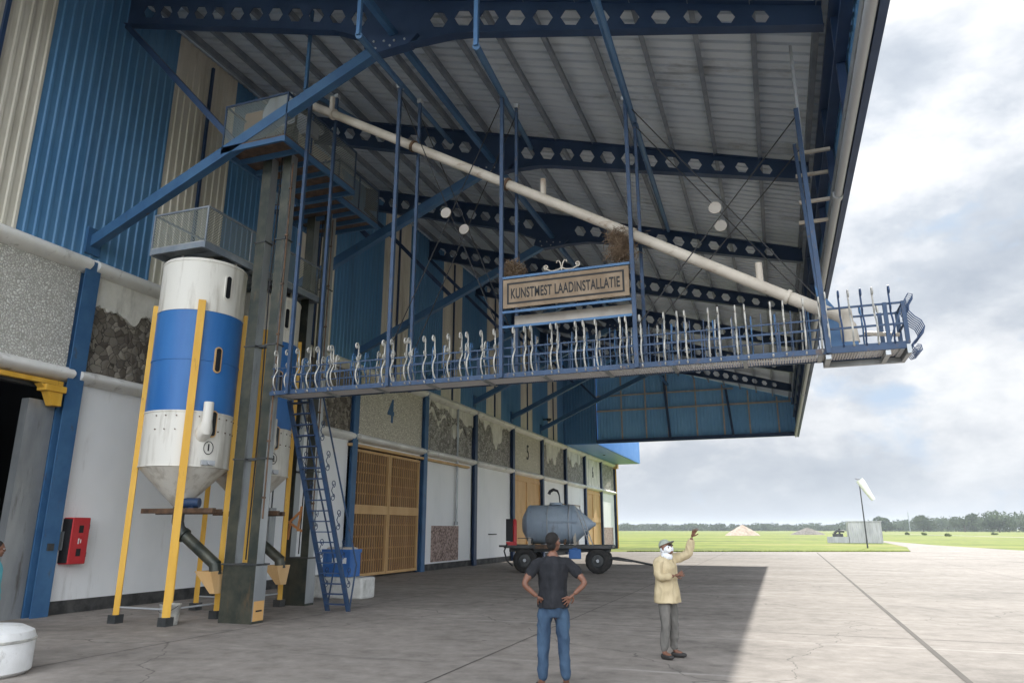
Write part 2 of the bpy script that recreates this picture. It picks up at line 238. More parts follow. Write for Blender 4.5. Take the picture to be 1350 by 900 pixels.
# ------------------------------------------------------------------ mesh builder
class MB:
    def __init__(s): s.v = []; s.f = []; s.mi = []; s.m = 0
    def face(s, pts):
        i = len(s.v); s.v += [tuple(p) for p in pts]; s.f.append(tuple(range(i, i+len(pts)))); s.mi.append(s.m)
    def add(s, vs, fs):
        i = len(s.v); s.v += [tuple(p) for p in vs]
        for f in fs: s.f.append(tuple(k+i for k in f)); s.mi.append(s.m)
        return s
    def box(s, x0, x1, y0, y1, z0, z1):
        s.add([(x0,y0,z0),(x1,y0,z0),(x1,y1,z0),(x0,y1,z0),(x0,y0,z1),(x1,y0,z1),(x1,y1,z1),(x0,y1,z1)],
              [(0,3,2,1),(4,5,6,7),(0,1,5,4),(1,2,6,5),(2,3,7,6),(3,0,4,7)]); return s
    def bar(s, a, b, wd, ht, upv=(0, 0, 1)):
        a = Vector(a); b = Vector(b); d = (b-a).normalized(); u = Vector(upv)
        if abs(d.dot(u)) > .98: u = Vector((0, 1, 0))
        sd_ = d.cross(u).normalized(); u = sd_.cross(d)
        vs = []
        for p in (a, b):
            for i, j in ((-1,-1),(1,-1),(1,1),(-1,1)): vs.append(p + sd_*(i*wd/2) + u*(j*ht/2))
        s.add(vs, [(0,1,2,3),(7,6,5,4),(0,4,5,1),(1,5,6,2),(2,6,7,3),(3,7,4,0)]); return s
    def tube(s, pts, r, n=8, cap=True, closed=False):
        pts = [Vector(p) for p in pts]; k = len(pts); rs = r if isinstance(r, (list, tuple)) else [r]*k
        vs = []; prev = None
        for i, p in enumerate(pts):
            d = (pts[min(i+1, k-1)] - pts[max(i-1, 0)]).normalized()
            if prev is None:
                u = Vector((0, 0, 1)) if abs(d.z) < .9 else Vector((1, 0, 0))
            else: u = prev
            u = (u - d*u.dot(d))
            if u.length < 1e-5: u = d.orthogonal()
            u.normalize(); prev = u; v_ = d.cross(u)
            for j in range(n):
                a = 2*math.pi*j/n; vs.append(p + (u*math.cos(a) + v_*math.sin(a))*rs[i])
        fs = []
        for i in range(k-1):
            for j in range(n): fs.append((i*n+j, i*n+(j+1)%n, (i+1)*n+(j+1)%n, (i+1)*n+j))
        if cap: fs.append(tuple(range(n-1, -1, -1))); fs.append(tuple(range((k-1)*n, k*n)))
        s.add(vs, fs); return s
    def lathe(s, prof, c=(0, 0, 0), n=32, axis='z'):
        vs = []
        for r_, h in prof:
            for j in range(n):
                a = 2*math.pi*j/n; x, y = r_*math.cos(a), r_*math.sin(a)
                p = (x, y, h) if axis == 'z' else ((h, x, y) if axis == 'x' else (y, h, x))
                vs.append((p[0]+c[0], p[1]+c[1], p[2]+c[2]))
        fs = []
        for i in range(len(prof)-1):
            for j in range(n): fs.append((i*n+j, i*n+(j+1)%n, (i+1)*n+(j+1)%n, (i+1)*n+j))
        s.add(vs, fs)
        s.f.append(tuple(len(s.v)-len(vs)+j for j in range(n-1, -1, -1))); s.mi.append(s.m)
        s.f.append(tuple(len(s.v)-n+j for j in range(n))); s.mi.append(s.m); return s
    def prism(s, poly, d):
        """poly: list of 3D points in one plane, d: extrusion vector"""
        n = len(poly); d = Vector(d); a = [Vector(p) for p in poly]; b = [p+d for p in a]
        s.add(a+b, [tuple(range(n-1, -1, -1)), tuple(range(n, 2*n))] + [(i, (i+1) % n, n+(i+1) % n, n+i) for i in range(n)]); return s
    def build(s, name, mats, parent=None, smooth=False, bevel=0, local=False):
        me = bpy.data.meshes.new(name)
        o = Vector((0, 0, 0)) if (parent is None or local) else wloc(parent)
        me.from_pydata([(x-o.x, y-o.y, z-o.z) for x, y, z in s.v], [], s.f)
        for m_ in (mats if isinstance(mats, (list, tuple)) else [mats]): me.materials.append(M[m_])
        me.polygons.foreach_set('material_index', s.mi)
        bm = bmesh.new(); bm.from_mesh(me); bmesh.ops.recalc_face_normals(bm, faces=bm.faces); bm.to_mesh(me); bm.free()
        if smooth:
            me.polygons.foreach_set('use_smooth', [True]*len(me.polygons))
            try: me.set_sharp_from_angle(angle=R(40))
            except Exception: pass
        ob = bpy.data.objects.new(name, me); col.objects.link(ob); ob.parent = parent
        if bevel:
            b = ob.modifiers.new('bevel', 'BEVEL'); b.width = bevel; b.segments = 2; b.limit_method = 'ANGLE'
        return ob
def wloc(o):
    p = Vector((0, 0, 0))
    while o is not None: p += Vector(o.location); o = o.parent
    return p
def tag(o, label=None, cat=None, group=None, kind=None):
    if label: o['label'] = label
    if cat: o['category'] = cat
    if group: o['group'] = group
    if kind: o['kind'] = kind
    return o
def thing(name, loc, label, cat, group=None):
    o = bpy.data.objects.new(name, None); col.objects.link(o); o.location = loc; o.empty_display_size = .3
    return tag(o, label, cat, group)
def copy_tree(o, parent=None, loc=None):
    c = o.copy(); col.objects.link(c)
    if parent: c.parent = parent
    if loc is not None: c.location = loc
    for ch in list(o.children): copy_tree(ch, c)
    return c
def part_copy(o, off):
    c = o.copy(); col.objects.link(c); c.location = Vector(o.location) + Vector(off)
    for ch in list(o.children):
        k = ch.copy(); col.objects.link(k); k.parent = c
    return c
def text_mesh(txt, size, name, m, parent, matrix, extrude=.01, offset=0.0, xs=1.0, spacing=1.0, shear=0, fit=None):
    cu = bpy.data.curves.new('t', 'FONT'); cu.body = txt; cu.size = size; cu.extrude = extrude; cu.offset = offset; cu.align_x = 'CENTER'; cu.align_y = 'CENTER'; cu.space_character = spacing; cu.shear = shear
    to = bpy.data.objects.new('t', cu); col.objects.link(to)
    me = bpy.data.meshes.new_from_object(to.evaluated_get(bpy.context.evaluated_depsgraph_get()))
    bpy.data.objects.remove(to); bpy.data.curves.remove(cu)
    if fit:
        x_ = [v.co.x for v in me.vertices]; y_ = [v.co.y for v in me.vertices]; sx_, sy_ = fit[0]/(max(x_)-min(x_)), fit[1]/(max(y_)-min(y_))
        me.transform(Matrix.Translation((-(max(x_)+min(x_))/2, -(max(y_)+min(y_))/2, 0))); me.transform(Matrix.Diagonal((sx_, sy_, 1, 1)))
    else: me.transform(Matrix.Diagonal((xs, 1, 1, 1)))
    me.transform(matrix)
    if parent is not None: me.transform(Matrix.Translation(-wloc(parent)))
    me.materials.clear(); me.materials.append(M[m])
    o = bpy.data.objects.new(name, me); col.objects.link(o); o.parent = parent; return o
def face_to(origin, xdir, ydir):
    x = Vector(xdir).normalized(); y = Vector(ydir).normalized(); z = x.cross(y)
    m = Matrix((x, y, z)).transposed().to_4x4(); m.translation = Vector(origin); return m

# ------------------------------------------------------------------ ground
g = MB(); S = 3000
g.face([(-S, -S, -.012), (S, -S, -.012), (S, S, -.012), (-S, S, -.012)])
tag(g.build('grass_field', 'grass_ground'), kind='structure')
ap = [(-60, -60, -.004), (60, -60, -.004), (60, 30, -.004), (34, 48, -.004), (24, 62, -.004), (19.6, 76, -.004), (16.6, 98, -.004), (15.2, 130, -.004), (14.0, 150, -.004), (13.3, 150, -.004), (13.4, 112, -.004), (12.2, 86, -.004), (10.2, 70.5, -.004), (9.2, 68.3, -.004), (-12.6, 60.2, -.004), (-60, 43, -.004)]
g = MB(); g.face([(x, y, 0) for x, y, _ in ap]); tag(g.build('concrete_apron', 'concrete'), kind='structure')
# expansion joints: narrow tarred lines along and across the slabs
g = MB()
def strip(g, pts, wd, z=.004):
    for (a, b) in zip(pts[:-1], pts[1:]):
        a = Vector((*a, z)); b = Vector((*b, z)); d = (b-a).normalized(); p = Vector((-d.y, d.x, 0))*wd/2
        g.face([a-p, b-p, b+p, a+p])
rnd = random.Random(3)
def wob(x0, y0, x1, y1, n, amp):
    return [(x0+(x1-x0)*i/n + rnd.uniform(-amp, amp)*(x1 == x0), y0+(y1-y0)*i/n + rnd.uniform(-amp, amp)*(y1 == y0)) for i in range(n+1)]
strip(g, [(2.62+rnd.uniform(-.012, .012) if False else 2.05+.0115*(y-15), y) for y in range(-20, 66, 2)], .085)
tag(g.build('tar_joint', 'joint_dark'), kind='structure')
g = MB()
for x in (-4.2, -9.6, 8.3, 14.5): strip(g, wob(x, -20, x, 62, 40, .006), .02, .0045)
for y in (14.5, 27.5, 40.5, 53.0): strip(g, wob(-14.6, y, 22, y, 30, .006), .02, .005)
tag(g.build('slab_joint', 'joint_dark'), kind='structure')
g = MB(); strip(g, [(24, 470), (40, 340), (52, 190), (75, 150), (120, 120)], 2.2, -.004)
tag(g.build('gravel_track', 'old_concrete'), kind='structure')
# short grass along the apron edge
g = MB(); rnd = random.Random(11)
for k in range(2600):
    t = rnd.random(); q = rnd.random()**2
    x = -12+22*t; y = 60.5+ (x+12.6)*.3716 + .02 + q*1.4
    if False: pass
    h = rnd.uniform(.03, .09); a = rnd.uniform(0, 6.28); dx, dy = math.cos(a)*.06, math.sin(a)*.06
    g.face([(x-dx, y-dy, -.01), (x+dx, y+dy, -.01), (x+rnd.uniform(-.06, .06), y+rnd.uniform(-.06, .06), h)])
tag(g.build('grass', 'grass_ground'), kind='stuff')

# ------------------------------------------------------------------ hangar
BAY = 5.9; Y0 = 11.6
COL = [Y0 + BAY*k for k in range(-3, 11)]
WX = -15.0; YN = 5.0; YF = 70.8; GY = 52.9
def roofz(x): return 15.6 - .3012*(x+15)
H = thing('hangar', (WX, 30, 0), 'long blue and cream striped hangar with white lower walls and a wide steel canopy', 'building')
# lower wall panels (bay -1, from 5.7 to 11.6, is an open doorway)
DOOR = {2: 'slat', 5: 'plain', 8: 'plain'}
for k in range(-3, 10):
    a, b = Y0+BAY*k+.22, Y0+BAY*(k+1)-.22
    if k == -1:
        MB().box(WX-.25, WX-.03, b-.62, b, 0, 4.55).build('door_jamb', 'galvanised', H)
        continue
    if k in DOOR: continue
    MB().box(WX-.3, WX, a-.22, b+.22, .28, 5.08).build('wall_panel', 'white_wall', H)
    MB().box(WX-.28, WX+.015, a-.2, b+.2, 0, .28).build('wall_base', 'dark_base', H)
# steel columns
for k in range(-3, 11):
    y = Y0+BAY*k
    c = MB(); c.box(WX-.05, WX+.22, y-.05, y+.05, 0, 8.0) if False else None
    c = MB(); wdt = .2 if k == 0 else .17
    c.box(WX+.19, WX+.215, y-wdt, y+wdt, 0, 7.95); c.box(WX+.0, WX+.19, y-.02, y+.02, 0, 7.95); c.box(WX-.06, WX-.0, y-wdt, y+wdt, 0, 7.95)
    c.build('column', 'blue_paint' if k in (0, 1, 2, 3) else 'navy_and_shaded_blue', H)
MB().box(WX+.215, WX+.25, 11.53, 11.67, 1.35, 1.5).build('switch_box', 'dark_steel', H)
# ledges: rounded white cornice, one length per bay, upper and lower
def ledge(y0, y1, z0, hgt, prj):
    n = 9; poly = [(WX-.1, 0, z0), *[(WX+.03+prj*math.sin(math.pi*i/(n-1))**.7, 0, z0+hgt*i/(n-1)) for i in range(n)], (WX-.1, 0, z0+hgt)]
    return MB().prism([(x, y0, z) for x, y, z in poly], (0, y1-y0, 0))
for k in range(-3, 10):
    a, b = Y0+BAY*k+.09, Y0+BAY*(k+1)-.09
    ledge(a, b, 7.66, .40, .30).build('upper_ledge', 'white_ledge', H, smooth=True)
    ledge(a, b, 5.03, .34, .28).build('lower_ledge', 'white_ledge', H, smooth=True)
# stone / stucco band between the ledges
def profile(pts, t):
    for (t0, h0), (t1, h1) in zip(pts[:-1], pts[1:]):
        if t0 <= t <= t1:
            u = (t-t0)/(t1-t0) if t1 > t0 else 0; u = min(1, max(0, (u-.5)*1.8+.5)); u = u*u*(3-2*u); return h0+(h1-h0)*u
    return pts[-1][1]
PROF = {-3: None, -2: [(0,.5),(.5,.7),(1,.4)],
 0: [(0,.66),(.1,.70),(.2,.62),(.3,.72),(.45,.66),(.6,.60),(.75,.66),(1,.62)],
 3: [(0,.68),(.1,.74),(.2,.66),(.22,.52),(.25,.5),(.27,.62),(.33,.72),(.42,.70),(.5,.56),(.58,.38),(.66,.42),(.74,.56),(.80,.62),(.9,.70),(1,.74)],
 4: [(0,.55),(.05,.8),(.1,.95),(.2,.93),(.23,.80),(.26,.78),(.3,.9),(.4,.9),(.44,.75),(.48,.45),(.55,.40),(.62,.5),(.7,.6),(.74,.9),(.8,.97),(1,.97)],
 6: [(0,.8),(.08,.95),(.16,.92),(.2,.5),(.26,.42),(.34,.55),(.42,.58),(.5,.42),(.58,.38),(.64,.7),(.74,.85),(.82,.97),(1,.97)],
 7: [(0,.7),(.12,.78),(.26,.72),(.32,.55),(.42,.5),(.5,.68),(.62,.72),(.7,.6),(.78,.7),(.84,.95),(1,.97)]}
for k in range(-3, 10):
    a, b = Y0+BAY*k+.17, Y0+BAY*(k+1)-.17; z0, z1 = 5.36, 7.68
    if k in (-1, 2, 5, 8, -3):
        p = MB().box(WX-.3, WX+.04, a, b, z0, z1).build('roughcast_panel', {-1: 'roughcast', -3: 'roughcast', 2: 'roughcast_warm', 5: 'roughcast_warm', 8: 'stucco'}[k], H)
        if k in (2, 5, 8):
            yc = (a+b)/2; tx = {2: '4', 5: '5', 8: '6'}[k]
            text_mesh(tx, 1.35, 'bay_number', 'blue_paint' if k == 2 else 'sign_black', p, face_to((WX+.05, yc+(-.1 if k == 2 else .1), 6.55), (0, 1, 0), (0, 0, 1)), .015, .03 if k == 2 else .0, .75)
    elif k in (1, 9):
        MB().box(WX-.3, WX+.04, a, b, z0, z1).build('rubble_panel', 'rubble_brown' if k == 1 else 'rubble_grey', H)
    else:
        p = MB().box(WX-.3, WX-.0, a, b, z0, z1).build('rubble_panel', 'rubble_brown' if k < 1 else 'rubble_grey', H)
        n = 110; rr = random.Random(k+50); hs = []
        for i in range(n+1):
            t = i/n; h = profile(PROF[k], t) + .03*math.sin(t*47+k) + rr.uniform(-.018, .018); hs.append(z0+(z1-z0)*min(.985, max(.03, h)))
        s = MB()
        for i in range(n):
            ya, yb = a+(b-a)*i/n, a+(b-a)*(i+1)/n
            s.add([(WX+.07, ya, hs[i]), (WX+.07, yb, hs[i+1]), (WX+.07, yb, z1), (WX+.07, ya, z1), (WX+.0, ya, hs[i]), (WX+.0, yb, hs[i+1])], [(0,1,2,3),(0,4,5,1)])
        s.build('plaster_skin', 'stucco' if k != -2 else 'roughcast', p)
        if k == 3:
            s = MB(); prev = None      # second, higher run of exposed stone near the top of this panel
            for i in range(60):
                t = .0+.98*i/60; zt = z0+2.32*(.985-.30*t+.05*math.sin(t*21)); zb = zt-.36-.16*math.sin(t*29+1)-.1*rr.random(); y = a+(b-a)*t
                if t < .08: zt = zb+.1
                if prev: s.add([(WX+.10, prev[0], prev[2]), (WX+.10, y, zb), (WX+.10, y, zt), (WX+.10, prev[0], prev[1]), (WX+.05, prev[0], prev[2]), (WX+.05, y, zb), (WX+.05, y, zt), (WX+.05, prev[0], prev[1])], [(0,1,2,3),(0,4,5,1),(2,6,7,3)])
                prev = (y, zt, zb)
            s.build('rubble_course', 'rubble_grey', p)
# sliding gates
def slat_gate(a, b):
    d = (b-a)/2
    tr = MB().box(WX+.02, WX+.2, a-.5, b+5.3, 4.83, 4.93).build('gate_track', 'tan_paint', H)
    MB().box(WX-.10, WX-.07, a, b, .05, 4.8).build('gate_backing', 'gate_back', H)
    for q in range(2):
        p0, p1 = a+d*q+.02, a+d*(q+1)-.02
        f = MB(); X0, X1 = WX-.04, WX+.06
        f.box(X0, X1, p0, p0+.09, .08, 4.78); f.box(X0, X1, p1-.09, p1, .08, 4.78)
        for z, h in ((.08, .1), (4.68, .1), (2.36, .34)): f.box(X0, X1, p0+.09, p1-.09, z, z+h)
        lf = f.build('gate_leaf', 'tan_paint', H)
        s = MB(); n = 14
        for i in range(n):
            y = p0+.09+(p1-p0-.18)*(i+.5)/n
            s.box(WX-.01, WX+.035, y-.026, y+.026, .18, 2.36); s.box(WX-.01, WX+.035, y-.026, y+.026, 2.70, 4.68)
        for z in (.62, 1.06, 1.5, 1.94, 3.1, 3.5, 3.9, 4.3): s.box(WX-.035, WX-.009, p0+.09, p1-.09, z, z+.06)
        s.build('gate_slats', 'gate_slat', lf)
slat_gate(Y0+2*BAY+.25, Y0+3*BAY-.25)
for k in (5, 8):
    a, b = Y0+k*BAY+.25, Y0+(k+1)*BAY-.25
    if k == 8: a, b = a, b
    n = 2
    for q in range(n):
        p0, p1 = a+(b-a)*q/n+.01, a+(b-a)*(q+1)/n-.01
        l = MB().box(WX-.1, WX-.02, p0, p1, .05, 4.85).build('gate_leaf', 'tan_paint', H)
        f = MB(); X0, X1 = WX-.02, WX+.04
        f.box(X0, X1, p0, p0+.08, .05, 4.85); f.box(X0, X1, p1-.08, p1, .05, 4.85); f.box(X0, X1, p0+.08, p1-.08, 2.35, 2.75); f.box(X0, X1, p0+.08, p1-.08, 4.7, 4.85); f.box(X0, X1, p0+.08, p1-.08, .05, .15)
        f.build('gate_frame', 'tan_paint', l)
    MB().box(WX-.3, WX+.0, a-.03, b+.03, 4.86, 5.05).build('gate_header', 'tan_paint', H)
MB().box(WX-.3, WX+.0, Y0+2*BAY+.2, Y0+3*BAY-.2, 4.94, 5.06).build('gate_header', 'white_wall', H)
# open doorway at the near end: yellow track, bracket, dark hall behind
MB().box(WX+.0, WX+.12, 5.9, 11.38, 4.9, 5.0).build('door_track', 'yellow_paint', H)
MB().box(WX-.3, WX-.1, 5.9, 11.4, 4.85, 5.1).build('door_header', 'dark_base', H)
b = MB(); b.box(WX+.02, WX+.3, 10.85, 11.35, 4.72, 4.86)
b.prism([(WX+.04, 10.75, 4.86), (WX+.04, 11.3, 4.86), (WX+.04, 11.3, 4.42), (WX+.04, 11.1, 4.42), (WX+.04, 10.95, 4.7)], (.22, 0, 0)); b.build('track_bracket', 'yellow_paint', H, bevel=.01)
# hall behind the wall
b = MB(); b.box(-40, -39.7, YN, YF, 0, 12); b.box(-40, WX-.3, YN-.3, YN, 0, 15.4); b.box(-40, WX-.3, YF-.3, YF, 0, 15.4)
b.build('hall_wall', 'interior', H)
b = MB(); b.face([(-39.9, YN-.4, 11.9), (WX, YN-.4, 15.75), (WX, YF, 15.75), (-39.9, YF, 11.9)]); b.face([(-39.9, YN-.4, 11.8), (WX, YN-.4, 15.65), (WX, YF, 15.65), (-39.9, YF, 11.8)])
b.build('hall_roof', 'roof_sheet', H)
b = MB(); b.box(WX-5, WX-4.6, 4, 11.2, 1.0, 1.1); b.box(WX-5, WX-4.6, 9, 9.4, 0, 2.6)
for q in range(5): b.box(WX-4.6, WX-4.55, 10.6+.14*q, 10.68+.14*q, 1.55, 1.8)
b.build('rack', ['pale_steel'], H)

# corrugated cladding (ribs are real folds of the sheet)
def corr(axis, a, b, z0, z1f, fixed, pitch, depth, sgn=1, z0f=None):
    """vertical ribbed sheet along axis 'y' (fixed X) or 'x' (fixed Y); z1f gives the top"""
    s = MB(); pts = []; n = max(1, round((b-a)/pitch)); p = (b-a)/n
    for i in range(n):
        t = a+p*i
        pts += [(t, 0), (t+p*.55, 0), (t+p*.65, depth), (t+p*.9, depth)]
    pts.append((b, 0))
    vs = []
    for t, d in pts:
        x, y = (fixed+sgn*d, t) if axis == 'y' else (t, fixed+sgn*d)
        vs.append((x, y, z0 if z0f is None else z0f(t))); vs.append((x, y, z1f(t)))
    s.add(vs, [(2*i, 2*i+2, 2*i+3, 2*i+1) for i in range(len(pts)-1)]); return s
y = 9.78-3*BAY
while y < 69:
    for w_, m_ in ((3.55, 'blue_sheet'), (2.35, 'cream_sheet')):
        a, b = max(y, YN), min(y+w_, YF if y+w_ < 66 else YF); y += w_
        if b > a+.1 and a < 52: corr('y', a, b, 8.03, lambda t: 15.55, WX+.02, .236, .028).build('cladding', m_, H)
for k in range(-3, 8):                                  # slim dark column seen through the upper cladding, at the cream stripes
    yy = Y0+BAY*k+3.0
    MB().box(WX+.03, WX+.10, yy-.04, yy+.04, 8.05, 15.3).build('cladding_post', 'navy_and_shaded_blue', H)
# stepped end block of the hall beyond the canopy
corr('x', WX+.05, -12.42, 8.05, lambda t: roofz(t)+.14, GY-.12, .22, .04, -1).build('cladding', 'blue_sheet', H)
corr('y', GY+.05, 70.8, 8.0, lambda t: 13.2, -12.38, .236, .045).build('end_block_side', 'sky_sheet', H)
MB().box(WX+.02, -12.42, GY-.05, 70.8, 7.98, 8.06).build('end_block_soffit', 'sky_sheet', H)
MB().box(WX, -12.4, GY+.1, 70.8, 13.1, 13.25).build('end_block_roof', 'roof_sheet', H)
MB().lathe([(.11, 7.94), (.11, 7.98)], (-13.7, 61, 0), 12).build('soffit_lamp', 'black_plain', H)
corr('x', -39, WX, 0, lambda t: 15.4, YF+.02, .236, .04).build('hall_end_wall', 'cream_sheet', H)
b = MB(); b.tube([(WX+.25, 70.6, 0), (WX+.25, 70.6, 7.6)], .07, 8); b.tube([(WX+.25, 70.6, 7.6), (WX+.0, 70.3, 7.9)], .07, 8)
b.build('corner_pipe', 'yellow_paint', H, smooth=True)
MB().box(WX+.02, WX+.5, 70.3, 70.9, 7.55, 7.98).build('corner_trim', 'tan_paint', H)

# canopy roof: ribbed sheet, purlins
s = MB(); pitch = .30; n = int((GY+.2-YN)/pitch)+2; pts = []
for i in range(n): t = YN+pitch*i; pts += [(t, 0), (t+.205, 0), (t+.215, .075), (t+.285, .075)]
pts.append((YN+pitch*n, 0)); xs = (-15.0, 1.85); vs = []
for t, d in pts:
    for x in xs: vs.append((x, t, roofz(x)+d+.12))
s.add(vs, [(2*i, 2*i+1, 2*i+3, 2*i+2) for i in range(len(pts)-1)]); s.build('roof_sheet', 'roof_sheet', H)
for i in range(16):
    x = -14.6+1.066*i; z = roofz(x)
    p = MB(); p.box(x-.03, x+.03, YN, GY, z-.12, z+.10); p.box(x-.03, x+.07, YN, GY, z-.135, z-.12)
    p.build('purlin', 'purlin_steel', H)
# castellated beams with hexagonal openings
def beam_top(x): return roofz(x)-.14
def beam_bot(x):
    d = .86 if x < -6.9 else .90-.46*(x+6.9)/8.2
    d += .32*max(0, 1-abs(x+6.9)/1.5)
    return beam_top(x)-d
def make_beam(y):
    s = MB(); x0, x1 = WX+.02, 1.45; T = .012
    cells = []; x = x0; solid = [(x0, x0+.45), (-7.55, -6.15), (.75, x1)]
    xs_ = x0
    while xs_ < x1-1e-3:
        so_ = [q for q in solid if q[0]-1e-3 <= xs_ < q[1]-.05]
        if so_: e = min(so_[0][1], xs_+.35 if so_[0][1]-xs_ > .5 else so_[0][1]); cells.append((xs_, e, False)); xs_ = e
        else:
            nxt = min([q[0] for q in solid if q[0] > xs_+.01]); m_ = max(1, round((nxt-xs_)/.585)); e = xs_+(nxt-xs_)/m_; cells.append((xs_, e, True)); xs_ = e
    for a, b, hole in cells:
        P = {}
        za, zb_, zc, zd = beam_top(a), beam_top(b), beam_bot(b), beam_bot(a)
        for sy in (-T, T):
            yy = y+sy; TL, TR, BR, BL = (a, yy, za), (b, yy, zb_), (b, yy, zc), (a, yy, zd)
            if not hole: s.face([TL, TR, BR, BL]); continue
            cxm = (a+b)/2; zm = (za+zb_+zc+zd)/4; r = min(.21, .30*((za-zd+zb_-zc)/2))
            hx_ = [(cxm+r*1.02*math.cos(R(60*i)), yy, zm+r*math.sin(R(60*i)) - .3*(r*1.02*math.cos(R(60*i)))) for i in range(6)]  # 0:R 1:TR 2:TL 3:L 4:BL 5:BR
            P[sy] = hx_
            s.face([TL, TR, hx_[1], hx_[2]]); s.face([BL, hx_[4], hx_[5], BR]); s.face([TL, hx_[2], hx_[3], hx_[4], BL]); s.face([TR, BR, hx_[5], hx_[0], hx_[1]])
        if hole:
            for i in range(6): j = (i+1) % 6; s.face([P[-T][i], P[T][i], P[T][j], P[-T][j]])
    b = s.build('castellated_beam', 'navy_and_shaded_blue', H)  # same blue paint as the braces, darkened for its backlit shade
    n = 40
    for fn, o in ((beam_top, .0), (beam_bot, -.02)):
        f = MB()
        pr_ = [(x0+(x1-x0)*i/n) for i in range(n+1)]
        for u, v in zip(pr_[:-1], pr_[1:]):
            f.add([(u, y-.11, fn(u)+o), (v, y-.11, fn(v)+o), (v, y+.11, fn(v)+o), (u, y+.11, fn(u)+o), (u, y-.11, fn(u)+o+.02), (v, y-.11, fn(v)+o+.02), (v, y+.11, fn(v)+o+.02), (u, y+.11, fn(u)+o+.02)], [(0,1,2,3),(4,7,6,5),(0,4,5,1),(3,2,6,7)])
        f.build('flange', 'navy_and_shaded_blue', b)
    return b
beam0 = make_beam(Y0)
def bay_rep(o, ks=(-1, 1, 2, 3, 4, 5, 6)):
    for k in ks: part_copy(o, (0, BAY*k, 0))
bay_rep(beam0)
b = MB(); b.bar((WX+.05, Y0, 8.45), (-6.95, Y0, 12.02), .20, .26); b.box(WX+.02, WX+.1, Y0-.2, Y0+.2, 8.15, 8.8)
br = b.build('knee_brace', 'blue_paint', H)
gp = MB(); gp.prism([(-7.5, Y0-.12, 12.2), (-6.3, Y0-.12, 11.95), (-6.5, Y0-.12, 11.75), (-7.25, Y0-.12, 11.72), (-7.6, Y0-.12, 11.9)], (0, .24, 0)); gp.build('gusset', 'navy_and_shaded_blue', br)
gp = MB()
for q_ in ((-7.35, 12.0), (-7.1, 11.95), (-6.85, 11.9), (-6.6, 11.87), (-7.3, 11.82), (-6.95, 11.8)): gp.tube([(q_[0], Y0-.145, q_[1]), (q_[0], Y0-.12, q_[1])], .025, 6)
gp.build('bolts', 'pale_steel', br); bay_rep(br)
st = MB().bar((WX+.05, Y0, 14.55), (-10.98, Y0, 10.36), .12, .14).build('upper_strut', 'navy_and_shaded_blue', H); bay_rep(st)
st = MB().bar((-6.9, Y0, 12.05), (-5.0, Y0+BAY/2, 12.5), .09, .12)
st = MB().bar((-6.9, Y0-.1, 12.12), (-6.9, Y0+BAY-.1, 12.12), .13, .15).build('longitudinal_tie', 'blue_paint', H); bay_rep(st, (-1, 1, 2, 3, 4, 5, 6))
# tie tubes the catwalk posts hang from (each runs from one frame to the next)
for a, b_ in (((-9.25, 11.3, 11.35), (-11.13, 17.45, 14.1)), ((-6.75, 11.3, 10.93), (-8.3, 17.45, 13.05)), ((-4.42, 11.3, 10.15), (-5.75, 17.45, 12.35)), ((-1.95, 11.3, 9.42), (-2.72, 23.3, 11.75))):
    a = Vector(a); b_ = Vector(b_); e_ = a-(b_-a)*(.34 if a.x > -9 else -.12)
    MB().bar(e_, (e_.x, e_.y, roofz(e_.x)-.1), .07, .07).build('tie_hanger', 'blue_paint', H)
    MB().tube([a-(b_-a)*(.34 if a.x > -9 else -.12), b_], .065, 8).build('longitudinal_tie', 'blue_paint', H)
# eave skirt: ribbed sheet outside, rails and studs inside, gutter pipe
corr('y', YN, GY+.15, 8.0, lambda t: roofz(1.72)+.1, 1.72, .3, .03).build('eave_skirt', 'blue_sheet', H)
for z, a_ in ((8.06, .16), (9.3, .08), (10.2, .08)):
    MB().box(1.52, 1.70, YN, GY, z, z+a_).build('skirt_rail', 'galvanised' if z < 9 else 'navy_and_shaded_blue', H)
for k in range(-2, 14):
    yy = Y0+BAY*k/2
    if yy < GY: MB().box(1.56, 1.69, yy-.06, yy+.06, 8.22, 10.4).build('skirt_stud', 'navy_and_shaded_blue', H)
MB().box(1.69, 1.80, YN, GY+.2, 7.94, 8.0).build('skirt_trim', 'navy_and_shaded_blue', H)
b = MB(); b.tube([(1.60, YN, 7.98), (1.60, GY, 7.98)], .075, 10)
for yy in (13.9, 25, 36, 47): b.tube([(1.60, yy-.08, 7.98), (1.60, yy+.08, 7.98)], .10, 10)
b.build('gutter_pipe', 'pale_steel', H, smooth=True)
for (x, yy, z) in ((1.55, 14.0, 9.04), (1.55, 14.75, 8.92), (1.55, 14.55, 8.23), (1.55, 15.3, 8.10)):
    MB().bar((.95, yy, z), (1.58, yy, z), .07, .06).build('skirt_outrigger', 'cream_pipe', H)
# gable end of the canopy
b = corr('x', -12.35, 1.75, 8.05, lambda t: roofz(t)+.1, GY+.16, .24, .03); b.build('gable_sheet', 'gable_blue', H)
MB().box(-12.35, 1.6, GY-.1, GY+.12, 8.02, 8.28).build('gable_rail', 'navy_and_shaded_blue', H)
MB().box(-12.35, 1.5, GY+.03, GY+.1, 10.40, 10.52).build('gable_rail', 'stud_tan', H)
MB().box(-12.35, -2.3, GY+.03, GY+.1, 11.55, 11.65).build('gable_rail', 'stud_tan', H)
for i, x in enumerate((-10.44, -8.63, -7.02, -4.97, -3.07, -1.33, .58)):
    MB().box(x-.05, x+.05, GY-.02, GY+.028, 8.28, roofz(x)-.1).build('gable_stud', 'stud_tan', H)
for x in (-6.9, -2.5): MB().bar((x, GY-.15, 8.2), (x-.3, GY-.15, roofz(x)-.3), .16, .16).build('gable_post', 'navy_and_shaded_blue', H)
